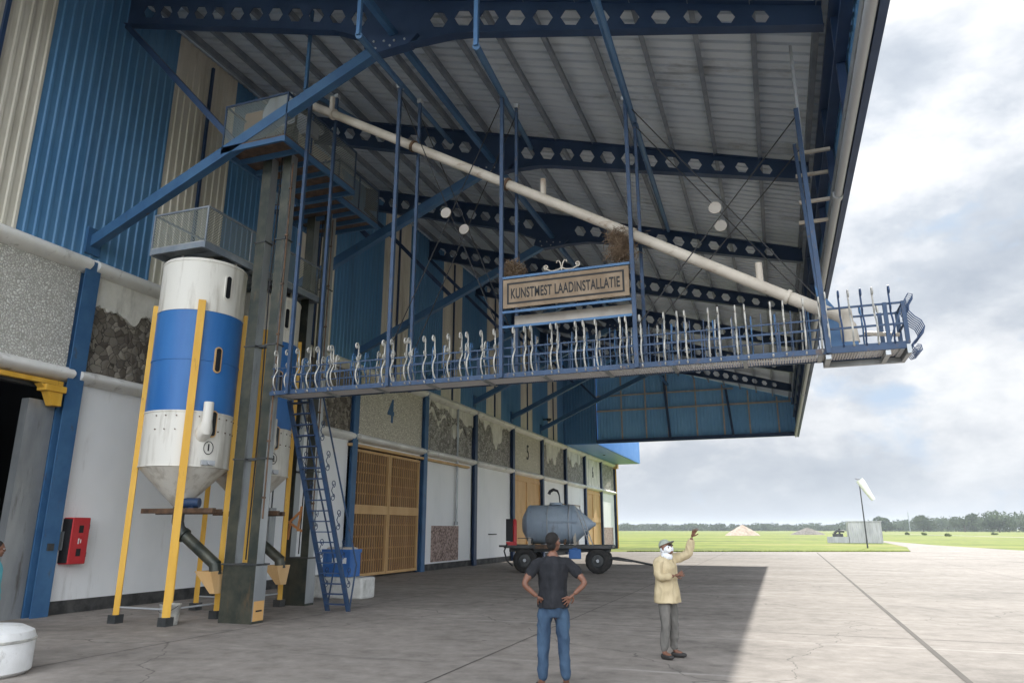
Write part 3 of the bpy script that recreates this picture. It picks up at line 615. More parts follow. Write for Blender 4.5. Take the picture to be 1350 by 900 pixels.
# wall fittings
b = MB(); b.tube([(WX+.12, 32.95, 2.1), (WX+.12, 32.95, 7.75)], .06, 8); b.tube([(WX+.12, 32.95, 2.0), (WX+.12, 32.95, 2.15)], .10, 8); b.build('downpipe', 'galvanised', H, smooth=True)
MB().box(WX+.0, WX+.03, 30.45, 33.45, .35, 1.95).build('stone_dado', 'pink_stone', H)
MB().box(WX+.0, WX+.03, 65.3, 69.6, .35, 1.95).build('stone_dado', 'pink_stone', H)
b = MB(); b.box(WX+.02, WX+.3, 47.5, 47.8, 9.2, 9.25); b.lathe([(.10, 0), (.2, .18)], (WX+.45, 47.65, 9.1), 12); b.build('flood_lamp', 'black_plain', H)
b = MB()
for (u, v) in (((-14.96, 52.2, 3.6), (-14.96, 57.2, 3.6)), ((-14.96, 52.2, 3.6), (-14.96, 52.2, 1.9)), ((-14.96, 57.2, 3.6), (-14.96, 57.2, 1.9))): b.bar(u, v, .05, .05)
b.build('red_outline', 'tan_sheet', H)
b = MB(); b.box(WX, WX+.1, 11.95, 12.15, 1.35, 1.75)
b.build('socket_box', 'galvanised', H)
MB().box(WX, WX+.07, 37.5, 38.6, 1.5, 1.55).build('wall_hook', 'black_plain', H)

# ------------------------------------------------------------------ silos
def make_silo(c, num, label):
    cx_, cy_ = c; r = .89
    t = thing('silo', (cx_, cy_, 0), label, 'silo', 'fertiliser silos in front of the hangar wall')
    MB().lathe([(r, 6.36), (r, 7.50), (r*.98, 7.53), (.2, 7.72)], (cx_, cy_, 0), 48).build('silo_top', 'silo_white', t, smooth=True)
    MB().lathe([(r, 4.16), (r, 6.36)], (cx_, cy_, 0), 48).build('silo_band', 'silo_blue', t, smooth=True)
    MB().lathe([(r, 3.05), (r, 4.16)], (cx_, cy_, 0), 48).build('silo_drum', 'silo_white', t, smooth=True)
    MB().lathe([(.12, 2.25), (r, 3.05)], (cx_, cy_, 0), 48).build('cone', 'silo_white', t, smooth=True)
    for z in (3.05, 4.16, 5.27, 6.36, 7.47):
        sm_ = MB(); sm_.lathe([(r+.001, z-.018), (r+.012, z-.016), (r+.012, z+.016), (r+.001, z+.018)], (cx_, cy_, 0), 48)
        sm_.build('seam_ring', 'silo_blue' if 4.2 < z < 6.3 else 'silo_white', t, smooth=True)
    bl = MB()
    for z in (4.06, 3.78):
        for a_ in range(-70, 60, 14):
            n_ = Vector((math.cos(R(a_-20)), math.sin(R(a_-20)), 0)); p_ = Vector((cx_, cy_, z))+n_*r; bl.tube([p_, p_+n_*.02], .014, 6)
    bl.build('bolts', 'rust_brown', t)
    for a in (-46.5, 43.5, 133.5, 223.5):
        a = R(a); x, y = cx_+(r+.035)*math.cos(a), cy_+(r+.035)*math.sin(a)
        l = MB().bar((x, y, .16), (x, y, 6.55), .15, .11, (math.cos(a), math.sin(a), 0)).build('leg', 'yellow_paint', t)
        MB().box(x-.10, x+.10, y-.10, y+.10, 0, .16).build('foot_plate', 'dark_steel', l)
    # inspection slots with yellow rims
    def slot(ang, z, col_m='tan_paint'):
        a = R(ang); n = Vector((math.cos(a), math.sin(a), 0)); tt = Vector((-n.y, n.x, 0)); cc = Vector((cx_, cy_, z))+n*(r+.0)
        def ring(hw, hh, o): return [cc+n*o+tt*(hw*math.cos(q))+Vector((0, 0, 1))*((hh if math.sin(q) > 0 else -hh)+hw*math.sin(q)) for q in [R(15+30*i) for i in range(12)]]
        s_ = MB().prism(ring(.085, .2, -.02), n*.045).build('slot_rim', col_m, t); s2 = MB().prism(ring(.055, .2, -.01), n*.045).build('slot_opening', 'window_dark', s_)
    slot(-14, 6.95, 'silo_white'); slot(-18, 5.30); slot(-15, 3.93)
    a = R(-27); n = Vector((math.cos(a), math.sin(a), 0)); p = Vector((cx_, cy_, 0))
    MB().tube([p+n*(r+.16)+Vector((0, 0, 4.35)), p+n*(r+.16)+Vector((0, 0, 3.95)), p+n*(r+.10)+Vector((0, 0, 3.78)), p+n*(r-.12)+Vector((0, 0, 3.66))], [.10, .10, .15, .17], 14).build('filler_elbow', 'silo_white', t, smooth=True)
    # number in a ring
    a = R(-18); n = Vector((math.cos(a), math.sin(a), 0)); tt = Vector((-n.y, n.x, 0)); cc = p+n*(r+.012)+Vector((0, 0, 3.43))
    rg = MB(); pts = [cc+n*.002+tt*(.105*math.cos(R(20*i)))+Vector((0, 0, .13*math.sin(R(20*i)))) for i in range(19)]; rg.tube(pts, .008, 5, False)
    rgo = rg.build('number_ring', 'sign_black', t)
    text_mesh(num, .2, 'number', 'sign_black', rgo, face_to(cc+n*.004, tt, (0, 0, 1)), .003, .004)
    cc = p+n*(r+.05)+Vector((0, 0, 3.12)); k = MB(); k.bar(cc-tt*.14, cc+tt*.14, .07, .10); k.tube([cc+n*.05, cc+n*.09], .045, 10); k.build('latch', 'pale_steel', t)
    MB().tube([p+Vector((.0, 0, 7.66)), p+Vector((0, 0, 8.0))], .12, 14).build('inlet_pipe', 'cream_pipe', t, smooth=True)
    k = MB(); k.tube([p+Vector((-.45, -.3, 7.5)), p+Vector((-.45, -.3, 7.85))], .03, 8); k.tube([p+Vector((.5, .35, 7.5)), p+Vector((.5, .35, 7.85))], .03, 8); k.build('vent_pipe', 'white_plain', t)
    # discharge: bracket beam, motor, elbow, screw tube and hopper to the elevator boot
    k = MB(); k.box(cx_-.9, cx_+1.0, cy_-.14, cy_-.04, 2.12, 2.22); k.box(cx_-.7, cx_+1.0, cy_+.06, cy_+.16, 2.10, 2.20); k.build('discharge_beam', 'rust_brown', t)
    k = MB(); k.tube([p+Vector((.22, -.1, 2.33)), p+Vector((.52, .0, 2.33))], .10, 12); k.box(cx_+.28, cx_+.44, cy_-.1, cy_+.06, 2.2, 2.3); k.build('motor', 'navy_and_shaded_blue', t, smooth=True)
    MB().tube([p+Vector((0, 0, 2.3)), p+Vector((0, 0, 1.95)), p+Vector((.06, .0, 1.80)), p+Vector((.2, .02, 1.68))], .12, 14).build('discharge_elbow', 'dark_steel', t, smooth=True)
    k = MB(); k.tube([p+Vector((.12, .01, 1.73)), p+Vector((1.02, .12, 1.08))], .115, 14); k.tube([p+Vector((.16, .01, 1.70)), p+Vector((.22, .02, 1.66))], .15, 14); k.tube([p+Vector((.98, .11, 1.12)), p+Vector((1.02, .12, .9))], .12, 14)
    k.build('screw_tube', 'oily_shaded_steel', t, smooth=True)
    k = MB(); zt, zb = .98, .55
    k.add([p+Vector(q) for q in ((.72, -.15, zt), (1.12, -.15, zt), (1.12, .35, zt), (.72, .35, zt), (1.02, .0, zb), (1.15, .0, zb), (1.15, .2, zb), (1.02, .2, zb))], [(0,1,5,4),(1,2,6,5),(2,3,7,6),(3,0,4,7)]); k.build('boot_hopper', 'tan_paint', t)
    k = MB()
    A = [p+Vector(((r+.035)*math.cos(R(a)), (r+.035)*math.sin(R(a)), .3)) for a in (-46.5, 43.5, 133.5, 223.5)]
    k.tube([A[0], A[1]], .018, 6); k.tube([A[3], A[0]], .018, 6); k.build('leg_tie', 'pale_steel', t)
    return t
make_silo((-11.87, 12.12), '1', 'large white and blue cone-bottomed silo on yellow legs marked 1, nearest the camera')
make_silo((-12.15, 14.55), '2', 'white and blue silo marked 2, mostly hidden behind the grey elevator casings')
t = thing('paint_bucket', (-11.35, 11.65, 0), 'dirty white bucket at the foot of a yellow silo leg', 'bucket')
MB().lathe([(.16, 0), (.195, .36), (.205, .36), (.205, .385), (.185, .385), (.18, .36), (.15, .03)], (-11.35, 11.65, 0), 24).build('pail', 'white_paint', t, smooth=True)
MB().tube([(-11.35+.2*math.cos(R(a)), 11.65-.21*abs(math.sin(R(a)))*1.0, .36-.12*math.sin(R(a))) for a in range(0, 181, 20)], .006, 5).build('handle', 'dark_steel', t)

# ------------------------------------------------------------------ bucket elevators
def make_elevator(x0, y0, ztop, label, plate):
    t = thing('bucket_elevator', (x0, y0, 0), label, 'elevator', 'grey bucket elevators beside the silos')
    x1 = x0+.80
    b = MB().box(x0-.0, x1, y0, y0+.36, .0, 1.12).build('boot', 'oily_shaded_steel', t)
    for (a, c) in ((x0+.0, x0+.26), (x1-.23, x1-.0)):
        l = MB().box(a, c, y0+.02, y0+.24, 1.125, ztop).build('leg_casing', 'galvanised', t)
        MB().box(a+.004, c-.004, y0+.012, y0+.02, 1.125, ztop).build('shaded_front', 'oily_shaded_steel', l)  # shade of the camera-facing side painted on as a dark sheet
        z = 3.2
        while z < ztop-.3: MB().box(a-.025, c+.025, y0-.005, y0+.265, z, z+.03).build('casing_flange', 'dark_steel', l); z += 2.44
    MB().box(x1, x1+.004, y0+.005, y0+.355, 0.05, 1.09).build('lit_boot_side', 'galvanised', b)  # boot painted dark for its shaded front, paler here for its lit side
    MB().box(x0-.03, x1+.03, y0-.03, y0+.39, 1.10, 1.13).build('boot_flange', 'dark_steel', t)
    for z in (3.2, 5.65): MB().box(x0+.275, x1-.245, y0+.1, y0+.25, z-.01, z+.04).build('cross_tie', 'dark_steel', t)
    k = MB(); k.box(x0-.1, x1+.05, y0-.05, y0+.41, ztop, ztop+.5); k.prism([(x0-.1, y0-.05, ztop+.5), (x1+.05, y0-.05, ztop+.5), (x1-.1, y0-.05, ztop+.85), (x0+.1, y0-.05, ztop+.85)], (0, .46, 0)); k.build('head', 'galvanised', t)
    k = MB(); xm = x0+.44; k.tube([(xm, y0+.12, 1.2), (xm+.02, y0+.13, 4.0), (xm-.03, y0+.12, 7.0), (xm+.02, y0+.12, ztop-.2)], .016, 6); k.tube([(xm+.07, y0+.2, 1.2), (xm+.05, y0+.2, 6.0), (xm+.09, y0+.2, ztop-.2)], .012, 6); k.build('cable', 'black_plain', t)
    k = MB(); k.tube([(x1+.05, y0+.02, 2.0), (x1+.05, y0+.02, ztop-1.0)], .018, 6)
    for q in range(7): k.box(x1+.0, x1+.07, y0+.0, y0+.04, 2.4+q*1.15, 2.44+q*1.15)
    k.build('conduit', 'rust_brown', t)
    k = MB(); k.box(x0-.55, x0-.15, y0+.0, y0+.34, ztop-.35, ztop+.02); k.box(x0-.5, x0-.2, y0+.05, y0+.3, ztop+.02, ztop+.2); k.build('gearbox', 'dark_steel', t, bevel=.01)
    k = MB(); k.tube([(x0-.36, y0+.34, ztop-.15), (x0-.36, y0+.75, ztop-.15)], .13, 14); k.tube([(x0-.36, y0+.75, ztop-.15), (x0-.36, y0+.82, ztop-.15)], .09, 12); k.build('drive_motor', 'crate_blue', t, smooth=True)
    k = MB(); k.box(x0-.62, x0-.1, y0-.06, y0-.01, ztop-.4, ztop+.55); k.build('belt_guard', 'tan_sheet', t, bevel=.02)
    k = MB(); k.prism([(x1+.05, y0+.02, ztop+.35), (x1+.45, y0+.02, ztop+.05), (x1+.45, y0+.02, ztop-.3), (x1+.2, y0+.02, ztop-.3), (x1+.05, y0+.02, ztop-.05)], (0, .32, 0)); k.build('discharge_chute', 'galvanised', t)
    if plate:
        pl = MB().box(x1+.005, x1+.015, y0+.03, y0+.33, .05, .42).build('floor_plate', 'badge_plate', t)
        MB().box(x1+.015, x1+.02, y0+.09, y0+.27, .22, .25).build('plate_slot', 'sign_black', pl)
    return t
make_elevator(-10.66, 12.22, 10.95, 'grey steel bucket elevator beside silo 1 with a tan plate at its foot', True)
make_elevator(-11.78, 15.5, 11.1, 'grey steel bucket elevator standing behind the blue ladder', False)
# wooden float stuck in the second elevator
t = thing('wooden_bracket', (-11.35, 15.42, 1.6), 'orange wooden bracket hung on the rear elevator casing', 'bracket')
b = MB(); P = Vector((-11.35, 15.42, 0)); b.bar(P+Vector((-.28, 0, 2.0)), P+Vector((.2, 0, 1.75)), .04, .05); b.bar(P+Vector((.15, 0, 2.35)), P+Vector((.08, 0, 1.75)), .04, .05); b.bar(P+Vector((-.2, 0, 1.95)), P+Vector((.16, 0, 2.25)), .035, .05); b.bar(P+Vector((-.16, 0, 1.9)), P+Vector((-.2, 0, 1.55)), .05, .04)
b.build('wood_frame', 'wood_orange', t)
t = thing('control_box', (-12.0, 15.7, 1.5), 'grey electric cabinet on a pipe stand in front of the white wall behind silo 2', 'cabinet')
b = MB(); b.box(-13.1, -12.75, 16.2, 16.45, 1.3, 2.35); b.build('cabinet_body', 'galvanised', t, bevel=.01)
b = MB(); b.tube([(-12.92, 16.3, 2.35), (-12.92, 16.3, 4.6)], .025, 6); b.tube([(-12.8, 16.3, 2.35), (-12.8, 16.3, 4.3)], .02, 6); b.tube([(-12.92, 16.3, 0), (-12.92, 16.3, 1.3)], .03, 6); b.build('conduit', 'dark_steel', t)

# ------------------------------------------------------------------ service platforms
def make_platform(x0, x1, y0, y1, z, label, rail=1.0, posts_y=3, floor_m='galvanised', back=True):
    t = thing('service_platform', ((x0+x1)/2, (y0+y1)/2, z), label, 'platform', 'steel service platforms with mesh rails')
    MB().box(x0, x1, y0, y1, z, z+.03).build('deck', floor_m, t)
    f = MB()
    f.box(x1-.06, x1, y0, y1, z-.14, z-.001); f.box(x0, x0+.06, y0, y1, z-.14, z-.001)
    n = max(2, round((y1-y0)/.55))
    for i in range(n+1): yy = y0+.03+(y1-y0-.06)*i/n; f.box(x0+.06, x1-.06, yy-.03, yy+.03, z-.12, z-.001)
    f.build('joists', 'blue_paint' if rail > .9 else 'purlin_steel', t)
    r = MB()
    for zz_ in (z+rail, ): r.box(x1-.04, x1, y0, y1, zz_, zz_+.04); r.box(x0, x0+.04, y0, y1, zz_, zz_+.04); r.box(x0+.04, x1-.04, y0, y0+.04, zz_, zz_+.04)
    for i in range(posts_y+1):
        yy = y0+(y1-y0-.04)*i/posts_y
        r.box(x1-.035, x1-.003, yy, yy+.035, z, z+rail); r.box(x0+.003, x0+.035, yy, yy+.035, z, z+rail)
    r.build('guard_rail', 'rail_blue' if rail > .9 else 'purlin_steel', t)
    m_ = MB(); m_.face([(x1-.02, y0+.02, z+.05), (x1-.02, y1, z+.05), (x1-.02, y1, z+rail), (x1-.02, y0+.02, z+rail)]); m_.face([(x0+.02, y0+.02, z+.05), (x1-.02, y0+.02, z+.05), (x1-.02, y0+.02, z+rail), (x0+.02, y0+.02, z+rail)])
    m_.build('mesh_panel', 'wire_mesh', t)
    return t
make_platform(-11.25, -9.5, 11.5, 14.35, 10.2, 'upper steel platform round the head of the front elevator, just under the roof', 1.05, 3, 'rust_brown')
make_platform(-12.3, -10.15, 14.55, 16.6, 10.3, 'upper steel platform round the head of the rear elevator, close to the striped wall', 1.0, 2, 'rust_brown')
make_platform(-12.75, -11.2, 11.3, 15.6, 7.86, 'lower steel platform with mesh rail right above the two silos', .80, 3)
for a, b_ in (((-10.15, 13.4, 8.9), (-9.55, 14.6, 8.2)),): pass
# goods on the upper platform
t = thing('tin_cabinet', (-10.1, 12.35, 10.24), 'cream metal box standing on the front upper platform behind its mesh rail', 'box')
MB().box(-10.0, -9.7, 12.4, 12.8, 10.235, 10.95).build('tin_body', 'cream_pipe', t, bevel=.015)
MB().box(-9.998, -9.985, 12.0, 12.2, 10.235, 10.7).build('tin_side', 'tan_sheet', t)

# ------------------------------------------------------------------ catwalk
YNR, YFR = 12.10, 12.75; CZ = 4.50; CX0, CX1, CXM = -9.80, 2.14, .93
cw = thing('catwalk', (-4, 12.4, CZ), 'long blue steel catwalk with scrolled railings hanging under the canopy', 'catwalk')
def grate_mat():
    m = bpy.data.materials.new('grating'); m.use_nodes = True; t = m.node_tree; b = t.nodes['Principled BSDF']
    b.inputs['Base Color'].default_value = (.62, .61, .60, 1); b.inputs['Roughness'].default_value = .5
    M['grating'] = m
grate_mat()
b = MB(); b.box(CX0, -4.4, YNR+.03, YFR-.03, CZ+.02, CZ+.035); b.build('floor_plate', 'grating', cw)
b = MB(); x = -4.38
while x < CX1-.06: b.box(x, x+.028, YNR+.03, YFR-.03, CZ+.015, CZ+.035); x += .042
b.box(-4.4, CX1, YNR+.18, YNR+.2, CZ+.036, CZ+.05); b.box(-4.4, CX1, YNR+.42, YNR+.44, CZ+.036, CZ+.05); b.build('floor_grating', 'grating', cw)
for yy in (YNR, YFR-.04):
    b = MB(); b.box(CX0, CX1, yy, yy+.04, CZ, CZ+.09); b.build('side_beam', 'rail_blue', cw)
x = CX0+.1
while x < CX1: MB().box(x, x+.07, YNR+.041, YFR-.041, CZ-.012, CZ+.014).build('cross_bearer', 'galvanised', cw); x += 1.17
b = MB(); b.box(CXM, CX1-.05, YFR+.01, YFR+.09, CZ-.08, CZ+.02); b.box(CXM, CXM+.08, YNR+.0, YFR+.01, CZ-.085, CZ-.014); b.box(CX1-.35, CX1-.28, YNR+.0, YFR+.01, CZ-.085, CZ-.014); b.box(CX1-.05, CX1+.01, YNR-.01, YFR+.09, CZ-.08, CZ+.06)
b.build('end_frame', 'galvanised', cw)
# rails
for yy, m_ in ((YNR+.02, 'navy_and_shaded_blue'), (YFR-.02, 'navy_and_shaded_blue')):
    b = MB()
    for z in (4.58, 4.90, 5.07):
        b.bar((CX0, yy, z), (CXM, yy, z), .022, .025)
    for z in (4.60, 4.90, 5.24): b.bar((CXM, yy, z), (CX1, yy, z), .028, .03)
    xq = CX0+.06
    while xq < CXM: b.bar((xq, yy, CZ+.08), (xq, yy, 5.07 if xq < -4.6 else 5.27), .013, .013); xq += .232
    b.build('railing', 'rail_blue', cw)
x = CX0+.15
p0 = MB().bar((x, YNR+.02, CZ+.08), (x, YNR+.02, 5.07), .018, .018).build('rail_post', 'rail_blue', cw)
i = 0
while x + .62*i < CXM:
    for q, yy in enumerate((0, YFR-YNR-.04)):
        if i or q: part_copy(p0, (.62*i, yy, 0))
    i += 1
for xx in (CX1-.02, CX1-.28):
    for yy in (YNR+.02, YFR-.02): MB().bar((xx, yy, CZ+.08), (xx, yy, 5.26), .06, .05).build('rail_post', 'rail_blue', cw)
b = MB()
for z in (4.62, 4.92, 5.24): b.bar((CX1-.02, YNR+.02, z), (CX1-.02, YFR-.02, z), .025, .03)
b.bar((CX1-.28, YNR+.02, 4.6), (CX1-.03, YNR+.02, 5.2), .025, .025)
b.build('end_rail', 'rail_blue', cw)
# scrolled balusters: S-curves bulging outwards (sgn = -1 for the near side)
def scroll_mesh(sgn, m_, name, top=5.42):
    b = MB()
    def crv(fn, t0, t1, n, r): b.tube([(0, sgn*fn(t0+(t1-t0)*i/n)[0], fn(t0+(t1-t0)*i/n)[1]) for i in range(n+1)], r, 5)
    zt = top
    # main S: from bottom curl, belly, waist, top hook
    pts = [(.02, 4.56), (.0, 4.53), (-.03, 4.53), (-.045, 4.56), (-.03, 4.60), (.005, 4.63), (.05, 4.69), (.075, 4.76), (.075, 4.83), (.05, 4.90), (.01, 4.96), (-.025, 5.02), (-.03, 5.08), (-.01, 5.15), (.0, zt-.19), (-.005, zt-.10), (.005, zt-.035), (.04, zt+.005), (.085, zt+.0), (.11, zt-.045), (.10, zt-.09), (.06, zt-.10), (.045, zt-.065), (.065, zt-.05)]
    def cat(P, i, t):
        p0, p1, p2, p3 = P[max(i-1, 0)], P[i], P[i+1], P[min(i+2, len(P)-1)]
        return tuple(.5*((2*p1[k])+(-p0[k]+p2[k])*t+(2*p0[k]-5*p1[k]+4*p2[k]-p3[k])*t*t+(-p0[k]+3*p1[k]-3*p2[k]+p3[k])*t**3) for k in (0, 1))
    sm = [cat(pts, i, t) for i in range(len(pts)-1) for t in (0, .5)]+[pts[-1]]
    b.tube([(0, sgn*u, z) for u, z in sm], .0145, 5)
    c2 = [(.0, 5.04), (.04, 5.06), (.065, 5.10), (.05, 5.145), (.015, 5.14), (.005, 5.11), (.03, 5.09)]
    b.tube([(0, sgn*u, z) for u, z in c2], .010, 5)
    return b
protoN = scroll_mesh(-1, None, None); protoF = scroll_mesh(1, None, None)
def place(proto, x, y, m_):
    me = proto.get(m_)
    o = bpy.data.objects.new('scroll_baluster', me); col.objects.link(o); o.parent = cw; o.location = (x+4, y-12.4, -CZ); return o
def mesh_of(mb, m_):
    o = mb.build('scroll_baluster', m_, None, smooth=True); me = o.data; bpy.data.objects.remove(o); return me
PN = {m_: mesh_of(protoN, m_) for m_ in ('white_paint', 'navy_and_shaded_blue')}; PF = {m_: mesh_of(protoF, m_) for m_ in ('blue_paint', 'white_paint')}
rnd = random.Random(5); x = CX0+.12; i = 0
xs_near = []
while x < CXM-.05:
    gap = -7.45 < x < -7.1 or (-.9 < x and False)
    if not (-8.0 < x < -7.2 and i % 2): xs_near.append(x)
    i += 1; x += .250
xs_near += [CXM+.12+.185*q for q in range(6)]
for i, x in enumerate(xs_near):
    end = x > CXM
    o = place(PN, x, YNR-.012, 'navy_and_shaded_blue' if (end and i % 2 == 0) else 'white_paint'); o.rotation_euler = (0, rnd.uniform(-.02, .02), 0)
    if end: o.location.z += .07
xs_far = [CX0+.24+.24*i for i in range(49)]
for i, x in enumerate(xs_far):
    o = place(PF, x, YFR+.012, 'blue_paint' if i % 2 else 'white_paint'); o.rotation_euler = (0, rnd.uniform(-.03, .03), 0)
# bellied bars at the outer end
b = MB()
for q in range(7):
    yy = YNR+.03+(YFR-YNR-.06)*q/6
    pts = [(0.02, 5.16), (.0, 5.30), (.05, 5.38), (.11, 5.36), (.10, 5.28), (.04, 5.20), (.03, 5.10), (.10, 5.0), (.18, 4.93), (.215, 4.83), (.18, 4.72), (.10, 4.66), (.04, 4.60), (.02, 4.52), (.07, 4.44), (.14, 4.46), (.13, 4.54), (.08, 4.55)]
    b.tube([(CX1+.02+u, yy, z) for u, z in pts], .009, 5)
b.build('belly_bars', 'navy_and_shaded_blue', cw, smooth=True)
# hanging posts in pairs and the cross rods with round discs
PX = [(-9.33, 11.62, -9.12, 11.88), (-6.99, 11.20, -6.87, 11.02+.22), (-4.60, 10.48, -4.54, 10.6), (-2.08, 9.79, -2.03, 9.75)]
for (xn, zn, xf, zf) in PX:
    MB().bar((xn, YNR-.03, CZ), (xn, YNR-.03, zn), .07, .07).build('hanging_post', 'rail_blue', cw)
    MB().bar((xf+0, YFR+.03, CZ), (xf, YFR+.03, zf), .06, .06).build('hanging_post', 'rail_blue', cw)
    c = MB(); c.box(xn-.06, xn+.06, YNR-.09, YNR+.03, zn-.06, zn+.03); c.box(xf-.05, xf+.05, YFR-.03, YFR+.09, zf-.06, zf+.03); c.build('clamp', 'pale_steel', cw)
hb = MB(); hb.bar((.90, YNR-.03, 8.9), (.98, YNR-.03, CZ), .075, .075); hb.build('hanging_post', 'rail_blue', cw)
hb = MB(); hb.bar((.86, YFR+.03, 8.6), (1.02, YFR+.03, CZ), .06, .06); hb.build('hanging_post', 'rail_blue', cw)
hb = MB(); hb.bar((.95, YNR+.3, 10.4), (.97, YNR+.3, 5.4), .05, .05); hb.build('hanging_post', 'pale_steel', cw)
def rods(xa, za0, za1, xb, zb0, zb1, y, disc):
    b = MB(); b.tube([(xa, y, za1), (xb, y, zb0)], .011, 5); b.tube([(xb, y, zb1), (xa, y, za0)], .011, 5); r = b.build('cross_rod', 'black_plain', cw)
    if disc:
        cxm = (xa+xb)/2; zm = disc
        MB().lathe([(.11, -.012), (.11, .012)], (cxm, y-.03, zm), 20, 'y').build('disc', 'blank_board', r)
rods(-6.99, 5.2, 11.0, -4.60, 5.3, 10.3, YNR-.03, 7.98); rods(-6.87, 5.2, 10.9, -4.54, 5.3, 10.4, YFR+.03, 7.9)
rods(-2.08, 5.2, 9.7, .92, 5.4, 8.8, YNR-.03, 7.25); rods(-2.03, 5.2, 9.6, .95, 5.4, 8.5, YFR+.03, 7.2)

# ------------------------------------------------------------------ sign between two pairs of posts
sg = thing('hanging_sign', (-3.33, YNR, 5.88), 'tan wooden sign with black capital lettering in a blue frame above the catwalk', 'sign')
SX0, SX1 = -4.56, -2.12; ys = YNR-.10
b = MB()
for z in (5.74, 6.42): b.bar((SX0, ys+.04, z), (SX1, ys+.04, z), .04, .045)
b.bar((SX0, ys+.04, 5.45), (SX1, ys+.04, 5.45), .04, .045)
b.build('sign_frame', 'blue_paint', sg)
bd = MB().box(SX0+.03, SX1-.02, ys-.02, ys+.018, 5.80, 6.36).build('sign_panel', 'sign_board', sg)
b = MB(); yy = ys-.026; X0, X1, Z0, Z1, wd = SX0+.11, SX1-.10, 5.87, 6.29, .035
b.box(X0, X1, yy, yy+.005, Z0, Z0+wd); b.box(X0, X1, yy, yy+.005, Z1-wd, Z1); b.box(X0, X0+wd, yy, yy+.005, Z0+wd, Z1-wd); b.box(X1-wd, X1, yy, yy+.005, Z0+wd, Z1-wd)
b.build('sign_border', 'sign_black', bd)
text_mesh('KUNSTMEST LAADINSTALLATIE', .30, 'sign_letters', 'sign_black', bd, face_to(((X0+X1)/2, ys-.0225, 6.075), (1, 0, 0), (0, 0, 1)), .003, .006, .50, 1.06, fit=(X1-X0-.16, .205))
MB().box(SX0+.16, SX1-.02, ys+.26, ys+.29, 5.50, 5.72).build('blank_panel', 'blank_board', sg)
def curl(cx_, cz, r0, turns, s_, y, start=0, n=22):
    return [(cx_+s_*(r0*(1-i/n*.8))*math.cos(start+turns*2*math.pi*i/n), y, cz+(r0*(1-i/n*.8))*math.sin(start+turns*2*math.pi*i/n)) for i in range(n+1)]
b = MB(); yc = ys+.04; m0 = (SX0+SX1)/2-.05
for s_ in (-1, 1):
    b.tube([(m0, yc, 6.5), (m0+s_*.08, yc, 6.46), (m0+s_*.2, yc, 6.45), (m0+s_*.30, yc, 6.50)], .012, 5)
    b.tube(curl(m0+s_*.30, 6.54, .05, 1.3, s_, yc, -1.57), .011, 5)
    b.tube([(m0, yc, 6.45), (m0+s_*.02, yc, 6.58), (m0+s_*.05, yc, 6.64), (m0+s_*.09, yc, 6.64), (m0+s_*.1, yc, 6.60)], .011, 5)
b.build('sign_scroll', 'cream_pipe', sg, smooth=True)
# dry twig bundles jammed in the posts beside the sign
def twigs(name, c, label, n, w_, h_):
    b = MB(); rr = random.Random(hash(label) % 1000 if False else n)
    for i in range(n):
        p = Vector((c[0]+rr.gauss(0, w_), c[1]+rr.gauss(0, .10), c[2]+rr.uniform(-h_, h_))); d = Vector((rr.uniform(-1, 1), rr.uniform(-1, 1), rr.uniform(-.8, 1.2)))*.11
        b.tube([p-d, p+d*.2+Vector((rr.uniform(-.03, .03), 0, rr.uniform(-.03, .03))), p+d], [.004, .005, .002], 4)
    o = b.build(name, 'twig'); tag(o, label, 'nest', 'bird nests of twigs beside the sign'); return o
twigs('bird_nest', (-4.50, 12.45, 6.68), 'brown twig nest at the left post of the hanging sign', 620, .085, .18)
twigs('bird_nest', (-2.35, 12.45, 6.95), 'brown twig nest at the right post of the hanging sign', 900, .115, .27)

# ------------------------------------------------------------------ delivery pipe
dp_ = thing('delivery_pipe', (-4, 12.43, 8), 'long cream delivery pipe sloping down from the elevator head to the catwalk end', 'pipe')
A = Vector((-9.55, 12.43, 11.5)); B = Vector((.62, 12.43, 5.52))
MB().tube([A, B], .10, 16).build('pipe_run', 'cream_pipe', dp_, smooth=True)
for f in (.06, .27, .485, .73, .985):
    p = A.lerp(B, f); d = (B-A).normalized()
    MB().tube([p-d*.03, p+d*.03], .13, 16).build('pipe_flange', 'cream_pipe' if f not in (.27, .485) else 'rust_brown', dp_, smooth=True)
for x in (-9.0, -3.85, .05):
    f = (x-A.x)/(B.x-A.x); p = A.lerp(B, f); MB().tube([p, p+Vector((0, 0, .42))], .06, 10).build('breather', 'cream_pipe', dp_, smooth=True)
MB().tube([B-Vector((.1, 0, -.06)), B+Vector((.35, 0, -.20)), B+Vector((.62, 0, -.36)), B+Vector((.74, 0, -.52)), B+Vector((.76, 0, -.80))], .11, 16).build('pipe_elbow', 'cream_pipe', dp_, smooth=True)
MB().tube([(1.30, 12.43, 5.28), (1.33, 12.43, 4.60)], .12, 16).build('spout', 'cream_pipe', dp_, smooth=True)
MB().tube([(1.55, 12.3, 4.83), (2.05, 12.35, 4.78)], .035, 8).build('spout_lever', 'cream_pipe', dp_)
b = MB(); b.prism([(.9, 12.38, 5.75), (1.22, 12.38, 5.25), (1.35, 12.38, 4.65), (1.0, 12.38, 4.65)], (0, .06, 0)); b.box(1.0, 1.45, 12.3, 12.6, 4.56, 4.72)
b.build('spout_bracket', 'blue_paint', dp_)
b = MB(); b.tube([A+Vector((-.4, .0, -.0)), A+Vector((0, 0, 0))], .14, 12); b.box(A.x-.5, A.x-.3, 12.3, 12.6, 11.3, 11.6); b.build('pipe_inlet', 'galvanised', dp_)

